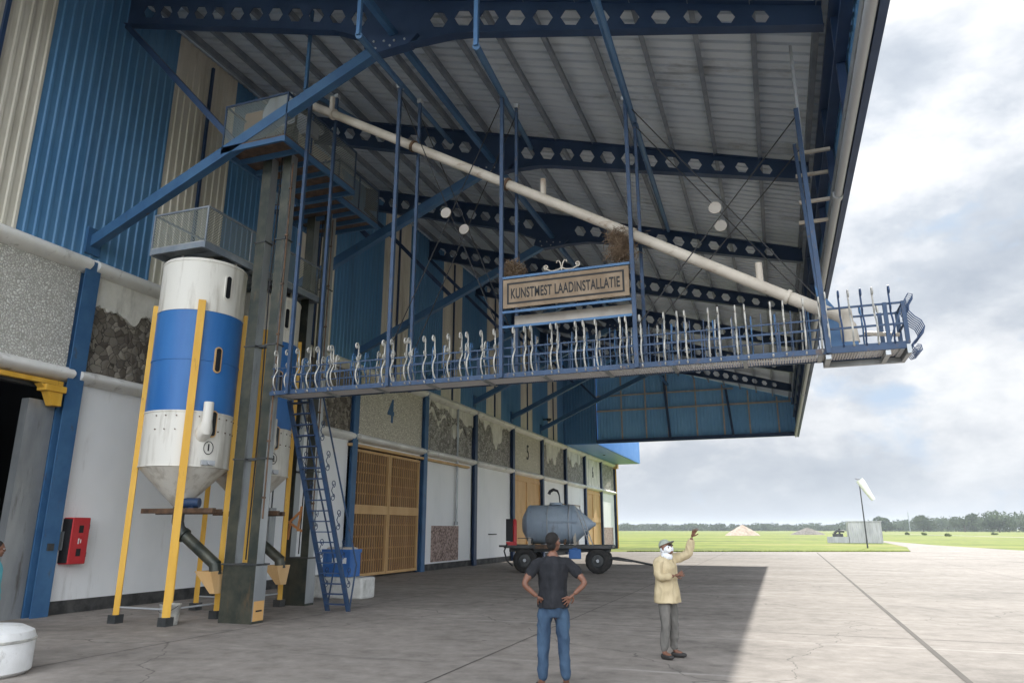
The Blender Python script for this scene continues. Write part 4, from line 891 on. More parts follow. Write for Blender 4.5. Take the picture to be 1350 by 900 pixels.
# ------------------------------------------------------------------ blue stair ladder
ld = thing('ladder', (-9.58, 14.8, 0), 'steep blue steel ladder with scrolled handrails rising to the catwalk', 'ladder')
LB, LT = Vector((0, 14.82, 0)), Vector((0, 12.85, 4.52)); xl, xr = -9.86, -9.31
for x in (xl, xr):
    MB().bar((x, LB.y, 0), (x, LT.y, LT.z), .05, .10, (1, 0, 0)).build('stringer', 'rail_blue', ld)
n = 20
t0 = None
for i in range(n):
    f = (i+.7)/n; p = LB.lerp(LT, f)
    if t0 is None:
        t0 = MB().box(xl+.025, xr-.025, p.y-.09, p.y+.05, p.z-.012, p.z+.012).build('tread', 'navy_and_shaded_blue', ld); f0 = p
    else: part_copy(t0, p-f0)
for x, s_ in ((xl-.02, -1), (xr+.02, 1)):
    off = Vector((0, .42, .12)); h = MB()
    P0 = Vector((x, LB.y, .05)); P1 = P0+Vector((0, .20, .95)); P2 = Vector((x, LT.y+.42, LT.z+.15)); P3 = Vector((x, LT.y, LT.z+.4))
    h.tube([P0, P1, P2, P3], .02, 8); h.build('handrail', 'rail_blue', ld, smooth=True)
    q = MB()
    for k in range(6):
        f = .14+.14*k; b0 = LB.lerp(LT, f); c = Vector((x, b0.y+.17, b0.z+.10))
        for sg_ in (1, -1):
            pts = []
            for i in range(17):
                a = sg_*(-1.2+i/16*2*math.pi*1.15); r_ = .085*(1-i/16*.72); pts.append(c+Vector((0, r_*math.cos(a), sg_*.15+r_*math.sin(a))))
            q.tube(pts, .009, 5)
        q.tube([c+Vector((0, .04, -.13)), c+Vector((0, -.06, 0)), c+Vector((0, .03, .15))], .009, 5)
    q.build('rail_scrolls', 'navy_and_shaded_blue', ld, smooth=True)
# crates and blocks behind the ladder
t = thing('concrete_block', (-11.4, 17.6, 0), 'long white concrete block behind the foot of the blue ladder', 'block')
MB().box(-12.4, -10.5, 17.3, 18.0, 0, .55).build('block_body', 'block_white', t, bevel=.06)
t = thing('plastic_crate', (-11.4, 17.6, .55), 'blue plastic crate standing on the white concrete block', 'crate')
b = MB(); X0, X1, Y_0, Y_1 = -11.80, -10.95, 17.35, 17.9
b.box(X0, X1, Y_0, Y_0+.03, .555, 1.25); b.box(X0, X1, Y_1-.03, Y_1, .555, 1.25); b.box(X0, X0+.03, Y_0+.03, Y_1-.03, .555, 1.25); b.box(X1-.03, X1, Y_0+.03, Y_1-.03, .555, 1.25); b.box(X0+.03, X1-.03, Y_0+.03, Y_1-.03, .555, .66)
b.build('crate_body', 'crate_blue', t, bevel=.01)
b = MB(); b.box(X0-.03, X1+.03, Y_0-.03, Y_0+.0, 1.18, 1.27); b.box(X1, X1+.03, Y_0, Y_1, 1.18, 1.27)
for i in range(4): b.box(X0+.1+.25*i, X0+.13+.25*i, Y_0-.025, Y_0, .68, 1.18)
b.build('crate_rim', 'crate_blue', t)
MB().box(X0+.3, X0+.75, Y_0-.002, Y_0-.0005+.001, .9, 1.05).build('crate_mark', 'white_plain', t)
b = MB(); b.box(X0+.05, X1-.05, Y_0+.05, Y_1-.05, 1.1, 1.32); o = b.build('sand_bag', 'cream_pipe', None, bevel=.05); tag(o, 'cream sack bulging out of the top of the blue crate', 'sack')

# ------------------------------------------------------------------ fire hose cabinet on the wall
t = thing('fire_cabinet', (WX, 12.3, 1.55), 'red fire extinguisher cabinet fixed to the white wall left of silo 1', 'cabinet')
MB().box(WX+.001, WX+.30, 12.0, 12.44, 1.05, 2.05).build('cabinet_body', 'red_paint', t, bevel=.02)
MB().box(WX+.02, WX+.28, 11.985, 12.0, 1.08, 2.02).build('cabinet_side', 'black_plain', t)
for z in (1.22, 1.72): MB().box(WX+.301, WX+.306, 12.17, 12.28, z, z+.16).build('cabinet_window', 'window_dark', t)
k = MB(); k.box(WX+.301, WX+.306, 12.18, 12.21, 1.48, 1.6); k.box(WX+.301, WX+.306, 12.24, 12.26, 1.5, 1.58); k.build('white_marking', 'white_plain', t)
k = MB(); k.box(WX+.2, WX+.25, 12.44, 12.48, 1.2, 1.3); k.box(WX+.2, WX+.25, 12.44, 12.48, 1.8, 1.9); k.build('hinge', 'dark_steel', t)

# ------------------------------------------------------------------ tank trailer
TC = Vector((-8.95, 30.9, 0)); th = R(20-11); ux = Vector((math.cos(th), math.sin(th), 0)); uy = Vector((-math.sin(th), math.cos(th), 0))
tr = thing('tank_trailer', TC, 'blue-grey pointed tank on a flat four-wheeled farm trailer parked by the hangar wall', 'trailer')
def tp(a, b_, z): return TC+ux*a+uy*b_+Vector((0, 0, z))
def tbox(mb, a0, a1, b0, b1, z0, z1):
    vs = [tp(a, b_, z) for z in (z0, z1) for a, b_ in ((a0, b0), (a1, b0), (a1, b1), (a0, b1))]
    mb.add(vs, [(0,3,2,1),(4,5,6,7),(0,1,5,4),(1,2,6,5),(2,3,7,6),(3,0,4,7)]); return mb
b = MB(); tbox(b, -2.35, 2.25, -1.0, 1.0, 1.02, 1.14); tbox(b, -2.75, -2.35, -.06, .06, 1.04, 1.12); tbox(b, -2.2, 2.1, -.5, -.38, .86, 1.02); tbox(b, -2.2, 2.1, .38, .5, .86, 1.02); b.build('deck', 'dark_steel', tr)
k = MB(); prof = [(.02, -1.72), (.35, -1.66), (.78, -1.42), (.82, -1.35), (.82, .55), (.78, .62), (.10, 1.42), (.08, 1.50), (.02, 1.52)]
vs = []; nn = 36
for r_, h in prof:
    for j in range(nn): a = 2*math.pi*j/nn; vs.append(tp(h, r_*math.cos(a), 2.0+r_*math.sin(a)))
k.add(vs, [(i*nn+j, i*nn+(j+1) % nn, (i+1)*nn+(j+1) % nn, (i+1)*nn+j) for i in range(len(prof)-1) for j in range(nn)])
tank = k.build('tank', 'tank_paint', tr, smooth=True)
for h in (-1.34, -.02, .56):
    k = MB(); k.tube([tp(h, .825*math.cos(R(a)), 2.0+.825*math.sin(R(a))) for a in range(0, 361, 12)], .010, 5, False); k.build('weld_seam', 'tank_paint', tank)
k = MB(); k.tube([tp(.25, -.5, 1.38), tp(.25, -.62, 1.25), tp(.25, -.9, 1.22)], .05, 8); k.tube([tp(.25, -.8, 1.22), tp(.25, -.8, 1.36)], .02, 6); k.tube([tp(.17, -.8, 1.36), tp(.33, -.8, 1.36)], .015, 6); k.build('outlet_valve', 'rust_brown', tank)
k = MB(); tbox(k, -1.0, -.1, -1.03, -1.0, 1.0, 1.16); k.build('side_marker', 'rust_brown', tr)
for h in (-.50, .42):
    k = MB(); k.tube([tp(h, .84*math.cos(R(a)), 2.0+.84*math.sin(R(a))) for a in range(0, 361, 12)], .022, 6, False); k.build('tank_strap', 'pale_steel', tank)
k = MB(); k.bar(tp(-.45, -.86, 2.1), tp(.8, -.86, 2.1), .05, .07); k.build('side_rail', 'tank_paint', tank)
k = MB(); k.box(0, 0, 0, 0, 0, 0) if False else None
k.tube([tp(-.2, 0, 2.82), tp(-.2, 0, 2.92)], .28, 18); k.build('manhole', 'tank_paint', tank)
k = MB(); k.tube([tp(.0, -.1, 2.8), tp(-.05, -.1, 3.25), tp(-.12, -.1, 3.42), tp(-.3, -.1, 3.48), tp(-.45, -.1, 3.40), tp(-.5, -.1, 3.28)], [.03, .03, .05, .07, .07, .07], 8); k.build('filler_hose', 'black_plain', tank, smooth=True)
for h in (-1.3, .65):
    for s_ in (-.55, .55):
        k = MB(); k.bar(tp(h, s_, 1.14), tp(h, s_*1.05, 1.75), .10, .10); k.build('cradle_leg', 'cream_pipe', tr)
# small ladder on the tank
k = MB()
for dq in (0, .16): k.bar(tp(.72+dq, -.75, 2.75), tp(1.3+dq, -1.0, 1.14), .03, .03)
for i in range(7): f = .1+.13*i; k.bar(tp(.72+.58*f, -.75-.25*f, 2.75-1.61*f), tp(.88+.58*f, -.75-.25*f, 2.75-1.61*f), .02, .02)
k.build('tank_ladder', 'pale_steel', tr)
def wheel(a, b_, s_):
    c = tp(a, b_, .525); w_ = MB(); pr_ = [(.28, -.16), (.44, -.17), (.50, -.13), (.525, -.08), (.525, .08), (.50, .13), (.44, .17), (.28, .16)]
    vs = []; n = 32
    for r_, h in pr_:
        for j in range(n):
            q = 2*math.pi*j/n; rr = r_*(1-.02*(j % 2)*(r_ > .49)); vs.append(c+ux*(rr*math.cos(q))+uy*h+Vector((0, 0, rr*math.sin(q))))
    w_.add(vs, [(i*n+j, i*n+(j+1) % n, (i+1)*n+(j+1) % n, (i+1)*n+j) for i in range(len(pr_)-1) for j in range(n)]+[(7*n+j, 7*n+(j+1) % n, (j+1) % n, j) for j in range(n)])
    o = w_.build('tyre', 'rubber', None, smooth=True)
    wt = o; wt.name = 'wheel'
    r_ = MB(); vs = []; pf = [(.28, 0), (.24, .06), (.10, .05), (.09, .0), (.06, -.03), (.01, -.03)]
    for rr, h in pf:
        for j in range(20): q = 2*math.pi*j/20; vs.append(c+ux*(rr*math.cos(q))+uy*(s_*(.15-h))+Vector((0, 0, rr*math.sin(q))))
    r_.add(vs, [(i*20+j, i*20+(j+1) % 20, (i+1)*20+(j+1) % 20, (i+1)*20+j) for i in range(5) for j in range(20)])
    wt.data.transform(Matrix.Translation(-wloc(tr))); wt.parent = tr
    r_.build('rim', 'dark_steel', wt, smooth=True)
    h_ = MB(); h_.tube([c+uy*(s_*.13), c+uy*(s_*.2)], .07, 10); h_.build('hub', 'pale_steel', wt)
for a in (-1.45, 1.62):
    for b_ in (-.78, .78): wheel(a, b_, -1 if b_ < 0 else 1)
k = MB()
for a in (-1.45, 1.62): k.tube([tp(a, -.78, .525), tp(a, .78, .525)], .06, 8); tbox(k, a-.12, a+.12, -.5, -.4, .55, .86); tbox(k, a-.12, a+.12, .4, .5, .55, .86)
k.build('axle', 'dark_steel', tr)
k = MB(); k.tube([tp(1.8, 0, .6), tp(2.4, 0, .62), tp(4.5, -.1, .22)], .045, 8); k.tube([tp(2.0, -.35, .6), tp(3.0, -.04, .48)], .035, 8); k.tube([tp(2.0, .35, .6), tp(3.0, .0, .48)], .035, 8); k.tube([tp(3.9, -.07, .34), tp(3.9, -.07, .0)], .03, 8); k.build('drawbar', 'dark_steel', tr)
k = MB(); tbox(k, -2.25, -1.95, -.98, -.78, 1.30, 2.22); k.build('tool_box', 'black_plain', tr)
k = MB(); k.tube([tp(-1.88, -.9, 1.28), tp(-1.88, -.9, 2.15), tp(-1.88, -.9, 2.22)], [.09, .09, .04], 12); tbox(k, -2.25, -1.8, -.95, -.8, 1.14, 1.28); k.build('extinguisher', 'red_paint', tr, smooth=True)
k = MB(); k.bar(tp(-1.75, -.95, 1.42), tp(-1.1, -.95, 1.42), .03, .03); k.bar(tp(-1.1, -.95, 1.14), tp(-1.1, -.95, 1.42), .03, .03); k.build('deck_rail', 'dark_steel', tr)
k = MB(); k.tube([tp(-2.2, -.98, 1.2), tp(-2.32, -1.0, .9), tp(-2.2, -1.0, .5), tp(-1.95, -1.0, .3)], .035, 8); k.build('hose', 'black_plain', tr, smooth=True)
t = thing('blue_jerrycan', tp(.72, -1.02, .62), 'blue plastic can hung under the trailer deck beside the rear wheel', 'can')
b = MB(); tbox(b, .45, .95, -1.16, -1.01, .60, 1.0); b.build('can_body', 'crate_blue', t, bevel=.03)
b = MB(); tbox(b, .6, .8, -1.11, -1.06, 1.002, 1.04); b.build('can_handle', 'crate_blue', t)

# ------------------------------------------------------------------ windsock, shed, heaps, far field
t = thing('windsock', (7.96, 80.4, 0), 'pale windsock drooping from a thin leaning pole in the grass', 'windsock')
top = Vector((7.9, 80.4, 6.6))
MB().tube([(7.96, 80.4, -.02), (7.94, 80.4, 3.0), top], [.075, .06, .045], 8).build('pole', 'dark_steel', t, smooth=True)
MB().tube([top+Vector((.05, 0, 0)), top+Vector((.25, 0, -.35)), top+Vector((.75, 0, -1.35)), top+Vector((1.12, 0, -2.0))], [.36, .38, .28, .20], 16, True).build('sock', 'sock', t, smooth=True)
MB().tube([top+Vector((.38*math.cos(R(a))*.9, .38*math.sin(R(a)), -.38*math.cos(R(a))*.3)) for a in range(0, 361, 24)], .02, 5, False).build('sock_ring', 'dark_steel', t)
sx, sy = 9.55, 108.0
t = thing('shed', (sx, sy, 0), 'low pale grey concrete shed standing in the grass behind the windsock', 'shed')
b = corr('x', sx-.9, sx+3.1, 0, lambda t_: 2.75, sy, .5, .06, -1); b.box(sx-.9, sx+3.1, sy+.02, sy+3.5, 0, 2.7); b.build('shed_wall', 'shed_wall', t)
MB().box(sx-1.0, sx+3.2, sy-.12, sy+3.6, 2.76, 2.84).build('shed_roof', 'shed_wall', t)
MB().box(sx-3.6, sx-.95, sy+.3, sy+1.4, 0, .8).build('low_wall', 'shed_wall', t)
t = thing('pump_engine', (sx-2.0, sy+.8, .8), 'small dark engine on the low wall beside the grey shed', 'engine')
b = MB(); b.box(sx-2.9, sx-1.6, sy+.5, sy+1.1, .8, 1.2); b.tube([(sx-2.0, sy+.8, 1.2), (sx-2.0, sy+.8, 1.9)], .12, 8); b.tube([(sx-2.7, sy+.8, 1.2), (sx-2.3, sy+.8, 1.55), (sx-1.4, sy+.8, 1.5)], .16, 8); b.build('engine_block', 'dark_steel', t, smooth=True)
def heap(c, rx, ry, h, m_, label, seed):
    b = MB(); rr = random.Random(seed); n, k = 40, 14; vs = []
    ph = [rr.uniform(0, 6.28) for _ in range(5)]
    for i in range(k+1):
        u = i/k
        for j in range(n):
            a = 2*math.pi*j/n; w_ = 1+.12*math.sin(3*a+ph[0])+.07*math.sin(7*a+ph[1])
            vs.append((c[0]+rx*(1-u)*w_*math.cos(a)+.1*rx*u, c[1]+ry*(1-u)*w_*math.sin(a), h*(u**.9)*(1+.06*math.sin(5*a+ph[2])*(1-u))+rr.uniform(-.03, .03)*h*(0 < i < k)))
    b.add(vs, [(i*n+j, i*n+(j+1) % n, (i+1)*n+(j+1) % n, (i+1)*n+j) for i in range(k) for j in range(n)]+[tuple(range(k*n, k*n+n))])
    o = b.build('gravel_heap', m_); tag(o, label, 'heap', 'heaps of gravel in the field')
heap((-10.6, 222, 0), 4.7, 4.0, 3.0, 'gravel_tan', 'tan cone-shaped gravel heap in the green field', 3)
heap((8.0, 262, 0), 5.2, 4.0, 2.3, 'gravel_grey', 'low grey overgrown heap right of the tan gravel heap', 4)
def blob_tree(b, x, y, h, w_, rr, nq, q, low=.40):
    """crown = many leaf-clump faces spread through several lobes, plus a solid dark inner mass of small faces"""
    lobes = [(x+rr.uniform(-.45, .45)*w_, y+rr.uniform(-.4, .4)*w_, h*rr.uniform(low, .78), w_*rr.uniform(.28, .48), h*rr.uniform(.20, .32)) for _ in range(6)]
    for i in range(nq):
        lx, ly, lz, lr, lh = rr.choice(lobes); a = rr.uniform(0, 6.28); u = rr.uniform(-1, 1); r_ = rr.random()**.33; s_ = math.sqrt(1-u*u)
        p = Vector((lx+lr*r_*s_*math.cos(a), ly+lr*r_*s_*math.sin(a), max(.2, lz+lh*r_*u)))
        d1 = Vector((rr.uniform(-1, 1), rr.uniform(-1, 1), rr.uniform(-1, 1))).normalized()*q*rr.uniform(.6, 1.3); d2 = d1.orthogonal().normalized()*q*rr.uniform(.5, 1.0)
        b.face([p-d1, p+d2, p+d1, p-d2])
# far wood along the horizon
b = MB(); rr = random.Random(21)
R0 = 760
for i in range(560):
    az = R(-24 + 74*i/560 + rr.uniform(-.1, .1)); right = max(0, (math.degrees(az)-3)/10)
    d = R0+rr.uniform(-20, 130)-min(1.2, right)*160; h = (6.8 + 5.0*min(1.2, right))*rr.uniform(.8, 1.2)
    blob_tree(b, d*math.sin(az), d*math.cos(az), h, h*rr.uniform(1.1, 1.8), rr, 170, .85, .08)
tag(b.build('tree_belt', 'leaf'), kind='stuff')
# taller single trees at the right
for i, (az, d, h, lab) in enumerate(((13.5, 520, 13.0, 'tallest round tree rising from the far tree belt at the right edge'), (6.9, 590, 10.5, 'broad dark tree in the far belt just right of the windsock'), (11.6, 560, 11.5, 'tree in the far belt between the mast and the tallest tree'), (9.2, 570, 11.5, 'rounded tree in the far belt below the thin mast'))):
    a = R(az); x, y = d*math.sin(a), d*math.cos(a); t = thing('far_tree', (x, y, 0), lab, 'tree', 'single trees in the far belt')
    b = MB(); b.tube([(x, y, 0), (x, y, h*.3), (x+.6, y, h*.6)], [.5, .4, .2], 7); b.tube([(x, y, h*.3), (x-1.6, y, h*.55)], [.3, .12], 6); b.build('trunk', 'bark', t)
    b = MB(); blob_tree(b, x, y, h, h*1.0, random.Random(60+i), 1700, .7, .22); b.build('crown', 'leaf', t)
for i, (az, d, lab) in enumerate(((8.2, 250, 'leftmost small shrub in the field right of the shed'), (9.2, 235, 'second small shrub in the field right of the shed'), (10.6, 200, 'largest dark shrub alone in the field right of the shed'), (13.2, 260, 'rightmost small shrub in the field near the pale track'))):
    a = R(az); x, y = d*math.sin(a), d*math.cos(a); b = MB(); blob_tree(b, x, y, .95+.15*(i == 2), 1.1, random.Random(80+i), 420, .12, .2); o = b.build('shrub', 'shrub_leaf'); tag(o, lab, 'shrub', 'small shrubs in the grass field')
for az, d, h, lab in ((8.4, 640, 15, 'thin lattice mast above the far trees, nearest the windsock'), (12.5, 700, 12.5, 'thin pole mast above the far trees at the right')):
    a = R(az); x, y = d*math.sin(a), d*math.cos(a); t = thing('antenna_mast', (x, y, 0), lab, 'mast', 'masts above the far trees')
    MB().tube([(x, y, 0), (x, y, h)], [.35, .15], 6).build('mast_pole', 'galvanised', t); MB().box(x-.5, x+.5, y-.3, y+.3, h-4.5, h-1).build('antenna', 'galvanised', t)

# ------------------------------------------------------------------ people
dg = lambda: bpy.context.evaluated_depsgraph_get()
def skin(verts, edges, radii, sub=2, root=0):
    me = bpy.data.meshes.new('sk'); me.from_pydata([tuple(v) for v in verts], edges, [])
    o = bpy.data.objects.new('sk', me); col.objects.link(o); m_ = o.modifiers.new('s', 'SKIN'); m_.use_smooth_shade = True
    for i, r_ in enumerate(radii):
        d = me.skin_vertices[0].data[i]; d.radius = (r_, r_) if isinstance(r_, (int, float)) else r_; d.use_root = (i == root)
    s_ = o.modifiers.new('u', 'SUBSURF'); s_.levels = sub; s_.render_levels = sub
    ev = bpy.data.meshes.new_from_object(o.evaluated_get(dg())); bpy.data.objects.remove(o); return ev
def fuse(meshes, voxel, smooth=4):
    bm = bmesh.new()
    for me in meshes: bm.from_mesh(me)
    me = bpy.data.meshes.new('fz'); bm.to_mesh(me); bm.free(); o = bpy.data.objects.new('fz', me); col.objects.link(o)
    r_ = o.modifiers.new('r', 'REMESH'); r_.mode = 'VOXEL'; r_.voxel_size = voxel; r_.use_smooth_shade = True
    c = o.modifiers.new('c', 'SMOOTH'); c.factor = .5; c.iterations = smooth
    ev = bpy.data.meshes.new_from_object(o.evaluated_get(dg())); bpy.data.objects.remove(o); return ev
def chain(pts, radii, sub=1):
    return skin([Vector(p) for p in pts], [(i, i+1) for i in range(len(pts)-1)], radii, sub)
def ellips(c, rx, ry, rz, mtx=None, n=20):
    me = bpy.data.meshes.new('e'); bm = bmesh.new(); bmesh.ops.create_uvsphere(bm, u_segments=n, v_segments=n//2+2, radius=1); bm.to_mesh(me); bm.free()
    me.transform(Matrix.Diagonal((rx, ry, rz, 1))); 
    if mtx: me.transform(mtx)
    me.transform(Matrix.Translation(Vector(c))); return me
def head_meshes(c, rot):
    """rot: head rotation matrix (local: +Y face, +Z up); c: head centre"""
    def P(v): return c + rot @ Vector(v)
    q = rot.to_4x4(); ms = []
    def E(p, a, b_, d): ms.append(ellips(P(p), a, b_, d, q, 24))
    E((0, -.008, .03), .074, .094, .088); E((0, .028, -.045), .056, .062, .068); E((0, .052, -.088), .030, .030, .024)
    E((0, .090, -.018), .013, .020, .024); E((0, .083, .02), .05, .016, .012)
    for s_ in (-1, 1): E((s_*.077, -.008, -.008), .010, .019, .031); E((s_*.036, .070, -.028), .018, .016, .018)
    return ms, P
def hand_meshes(wrist, fdir, palm_n, side, curl_=.5, size=1.0, splay=.12):
    """fdir: direction of the fingers, palm_n: direction the palm faces, side: +1 when the thumb lies along fdir x palm_n"""
    f = Vector(fdir).normalized(); n = Vector(palm_n); n = (n-f*n.dot(f)).normalized(); t = f.cross(n)*side; w_ = Vector(wrist); ms = []
    S_ = size
    ms.append(chain([w_, w_+f*.045*S_, w_+f*.085*S_], [(.026*S_, .022*S_), (.034*S_, .02*S_), (.036*S_, .016*S_)], 2))
    for k, ln in enumerate((.072, .080, .074, .060)):
        o = (1.5-k)*.0205*S_; b0 = w_+f*.06*S_+t*o*.8; b1 = w_+f*.088*S_+t*o; a = 0; p = b1; pts = [b0, b1]
        for j, sg_ in enumerate((.45, .32, .23)):
            a += curl_*(.75+.12*k); d = (f*math.cos(a)+n*math.sin(a)+t*(splay*(1.5-k))).normalized(); p = p+d*ln*sg_*S_; pts.append(p)
        ms.append(chain(pts, [.010*S_, .0098*S_, .0092*S_, .0085*S_, .007*S_], 1))
    b0 = w_+f*.025*S_+t*.02*S_; b1 = b0+(f*.6+t*.8+n*.2).normalized()*.035*S_; b2 = b1+(f*.85+t*.45+n*.35).normalized()*.030*S_; b3 = b2+(f*.9+t*.2+n*.4).normalized()*.025*S_
    ms.append(chain([b0, b1, b2, b3], [.013*S_, .012*S_, .0105*S_, .008*S_], 1)); return ms
def finish(me, name, m_, parent):
    me.transform(Matrix.Translation(-wloc(parent))); me.materials.clear(); me.materials.append(M[m_])
    me.polygons.foreach_set('use_smooth', [True]*len(me.polygons)); me.polygons.foreach_set('material_index', [0]*len(me.polygons))
    if name in ('shirt', 'jacket', 'trousers', 'face_cloth'):      # cloth folds
        from mathutils import noise as mn
        amp, f = {'shirt': (.010, 1.0), 'jacket': (.014, .8), 'trousers': (.011, .9), 'face_cloth': (.008, 1.6)}[name]
        nn_ = [v.normal.copy() for v in me.vertices]
        for v, n_ in zip(me.vertices, nn_):
            p = v.co; q = mn.noise(Vector((p.x*13*f+p.z*4, p.y*13*f, p.z*5.5*f-p.x*5))); q2 = mn.noise(Vector((p.x*6, p.y*6+3, p.z*16*f)))
            v.co = p+n_*amp*((.5-abs(q)*1.9)+.45*q2)
    o = bpy.data.objects.new(name, me); col.objects.link(o); o.parent = parent; return o
def loft(secs, rt, fwd, n=24):
    """secs: (centre, half-width, half-depth) from bottom to top; level elliptical sections"""
    vs = []
    for c, a, b_ in secs:
        for j in range(n): q = 2*math.pi*j/n; vs.append(c+rt*(a*math.cos(q))+fwd*(b_*math.sin(q)))
    fs = [(i*n+j, i*n+(j+1) % n, (i+1)*n+(j+1) % n, (i+1)*n+j) for i in range(len(secs)-1) for j in range(n)]
    fs += [tuple(range(n-1, -1, -1)), tuple(range((len(secs)-1)*n, len(secs)*n))]
    me = bpy.data.meshes.new('l'); me.from_pydata([tuple(v) for v in vs], [], fs); return me
def make_person(loc, heading, sc_, J, label, shirt_m, trouser_m, head_rot, shirt_r=1.0, sleeves='short', hands=None, loose=0.0, hair='hair', hem=.86):
    """heading: unit vector the chest faces; J: joints in (right, forward, up) metres for a 1.75 m body"""
    fwd = Vector((heading[0], heading[1], 0)).normalized(); rt = fwd.cross(Vector((0, 0, 1)))
    O = Vector((loc[0], loc[1], 0))
    def W(p): return O + (rt*p[0]+fwd*p[1]+Vector((0, 0, p[2])))*sc_
    t = thing('person', O, label, 'person')
    g_ = lambda k: W(J[k])
    rs = sc_
    # ---- body: pelvis root, spine, neck, arms, legs
    names = ['pelvis', 'waist', 'chest', 'upchest', 'neck', 'jaw']; V = [g_(k) for k in names]; Rr = [.10, .09, .095, .07, .055, .05]; Ed = [(0, 1), (1, 2), (2, 3), (3, 4), (4, 5)]
    idx = {k: i for i, k in enumerate(names)}
    def addv(k, par, r_): V.append(g_(k)); Rr.append(r_); Ed.append((idx[par], len(V)-1)); idx[k] = len(V)-1
    for s_ in 'LR':
        addv('sh'+s_, 'upchest', .062); addv('el'+s_, 'sh'+s_, .042); addv('wr'+s_, 'el'+s_, .026)
        addv('hip'+s_, 'pelvis', .095); addv('kn'+s_, 'hip'+s_, .062); addv('an'+s_, 'kn'+s_, .04); addv('to'+s_, 'an'+s_, .035)
    Rr = [tuple(q*rs for q in r_) if isinstance(r_, tuple) else r_*rs for r_ in Rr]
    # head
    hc = g_('head'); hr = Matrix((rt, fwd, Vector((0, 0, 1)))).transposed() @ head_rot
    hm, HP = head_meshes(hc, hr)
    J0 = J['pelvis']
    def sec(z, a, b_, k=1.0):
        ys = [('pelvis', J['pelvis']), ('waist', J['waist']), ('chest', J['chest']), ('up', J['upchest'])]; y_ = x_ = 0
        for (_, p), (_, q_) in zip(ys[:-1], ys[1:]):
            if p[2] <= z <= q_[2]: u_ = (z-p[2])/(q_[2]-p[2]); y_ = p[1]+(q_[1]-p[1])*u_; x_ = p[0]+(q_[0]-p[0])*u_
        if z > ys[-1][1][2]: x_, y_ = J['upchest'][:2]
        return (W((x_, y_, z)), a*sc_, b_*sc_)
    torso = loft([sec(.84, .14, .10), sec(.92, .163, .112), sec(1.0, .152, .105), sec(1.08, .137, .098), sec(1.2, .155, .108), sec(1.32, .172, .112), sec(1.40, .165, .098), sec(1.45, .11, .075), sec(1.49, .06, .055)], rt, fwd)
    meshes = [skin(V, Ed, Rr, 2), torso] + hm
    for h in hands or []: meshes += hand_meshes(g_('wr'+h['s']), rt*h['f'][0]+fwd*h['f'][1]+Vector((0, 0, h['f'][2])), rt*h['n'][0]+fwd*h['n'][1]+Vector((0, 0, h['n'][2])), h['side'], h.get('curl', .4), sc_*1.05, h.get('splay', .12))
    body = finish(fuse(meshes, .0065, 3), 'body', 'skin_dark', t)
    # ---- trousers
    ks = ['pelvis', 'hipL', 'knL', 'anL', 'hipR', 'knR', 'anR']; V = [g_(k) for k in ks]; V.append(W((J['pelvis'][0], J['pelvis'][1], J['pelvis'][2]+.11))); V[3] = V[3]+Vector((0, 0, .0)); V[6] = V[6]+Vector((0, 0, .0))
    rr_ = [.10, .106, .078, .062, .106, .078, .062, .09]; Rr = [tuple(q*rs for q in r_) if isinstance(r_, tuple) else r_*rs for r_ in rr_]
    finish(fuse([loft([sec(.80, .12, .10), sec(.86, .165, .12), sec(.93, .178, .127), sec(1.0, .168, .12), sec(1.05, .155, .113)], rt, fwd), skin(V, [(7, 0), (0, 1), (1, 2), (2, 3), (0, 4), (4, 5), (5, 6)], Rr, 2)], .009, 3), 'trousers', trouser_m, t)
    # ---- shirt
    ks = ['pelvis', 'waist', 'chest', 'upchest']; V = [g_(k) for k in ks]; hz_ = W((J['pelvis'][0], J['pelvis'][1]-.0, hem)); V.insert(0, hz_)
    L_ = loose; rr_ = [.09, .09, .09, .09, .075]; Ed = [(0, 1), (1, 2), (2, 3), (3, 4)]
    V.append(g_('neck')); rr_.append(.058); Ed.append((4, 5))
    for s_ in 'LR':
        sh, el, wr = g_('sh'+s_), g_('el'+s_), g_('wr'+s_)
        V.append(sh); rr_.append(.075+L_*.3); Ed.append((4, len(V)-1)); i0 = len(V)-1
        if sleeves == 'short': V.append(sh.lerp(el, .72)); rr_.append(.066); Ed.append((i0, len(V)-1))
        else:
            V.append(el); rr_.append(.062+L_*.5); Ed.append((i0, len(V)-1)); V.append(el.lerp(wr, .94)); rr_.append(.046+L_*.3); Ed.append((len(V)-2, len(V)-1))
    Rr = [tuple(q*rs*shirt_r for q in r_) if isinstance(r_, tuple) else r_*rs*shirt_r for r_ in rr_]
    tl = loft([sec(hem, .190+L_*1.5, .146+L_*1.3), sec(hem+.08, .190+L_*1.3, .144+L_*1.1), sec(1.02, .178+L_*1.1, .134+L_), sec(1.10, .163+L_, .118+L_), sec(1.2, .172+L_, .124+L_*.8), sec(1.32, .188+L_*.7, .127+L_*.6), sec(1.40, .182+L_*.4, .114+L_*.4), sec(1.45, .125, .092), sec(1.485, .075, .07)], rt, fwd)
    finish(fuse([skin(V, Ed, Rr, 2, 2), tl], .0085, 3), 'shirt' if sleeves == 'short' else 'jacket', shirt_m, t)
    # ---- shoes
    for s_ in 'LR':
        a, b_ = g_('an'+s_), g_('to'+s_); d = (b_-a); d.z = 0; d.normalize(); base = Vector((a.x, a.y, .045*rs))
        finish(fuse([chain([base-d*.06*rs, base+d*.06*rs, base+d*.19*rs], [(.046*rs, .045*rs), (.05*rs, .045*rs), (.045*rs, .03*rs)], 2)], .009, 2), 'shoe', 'shoe', t)
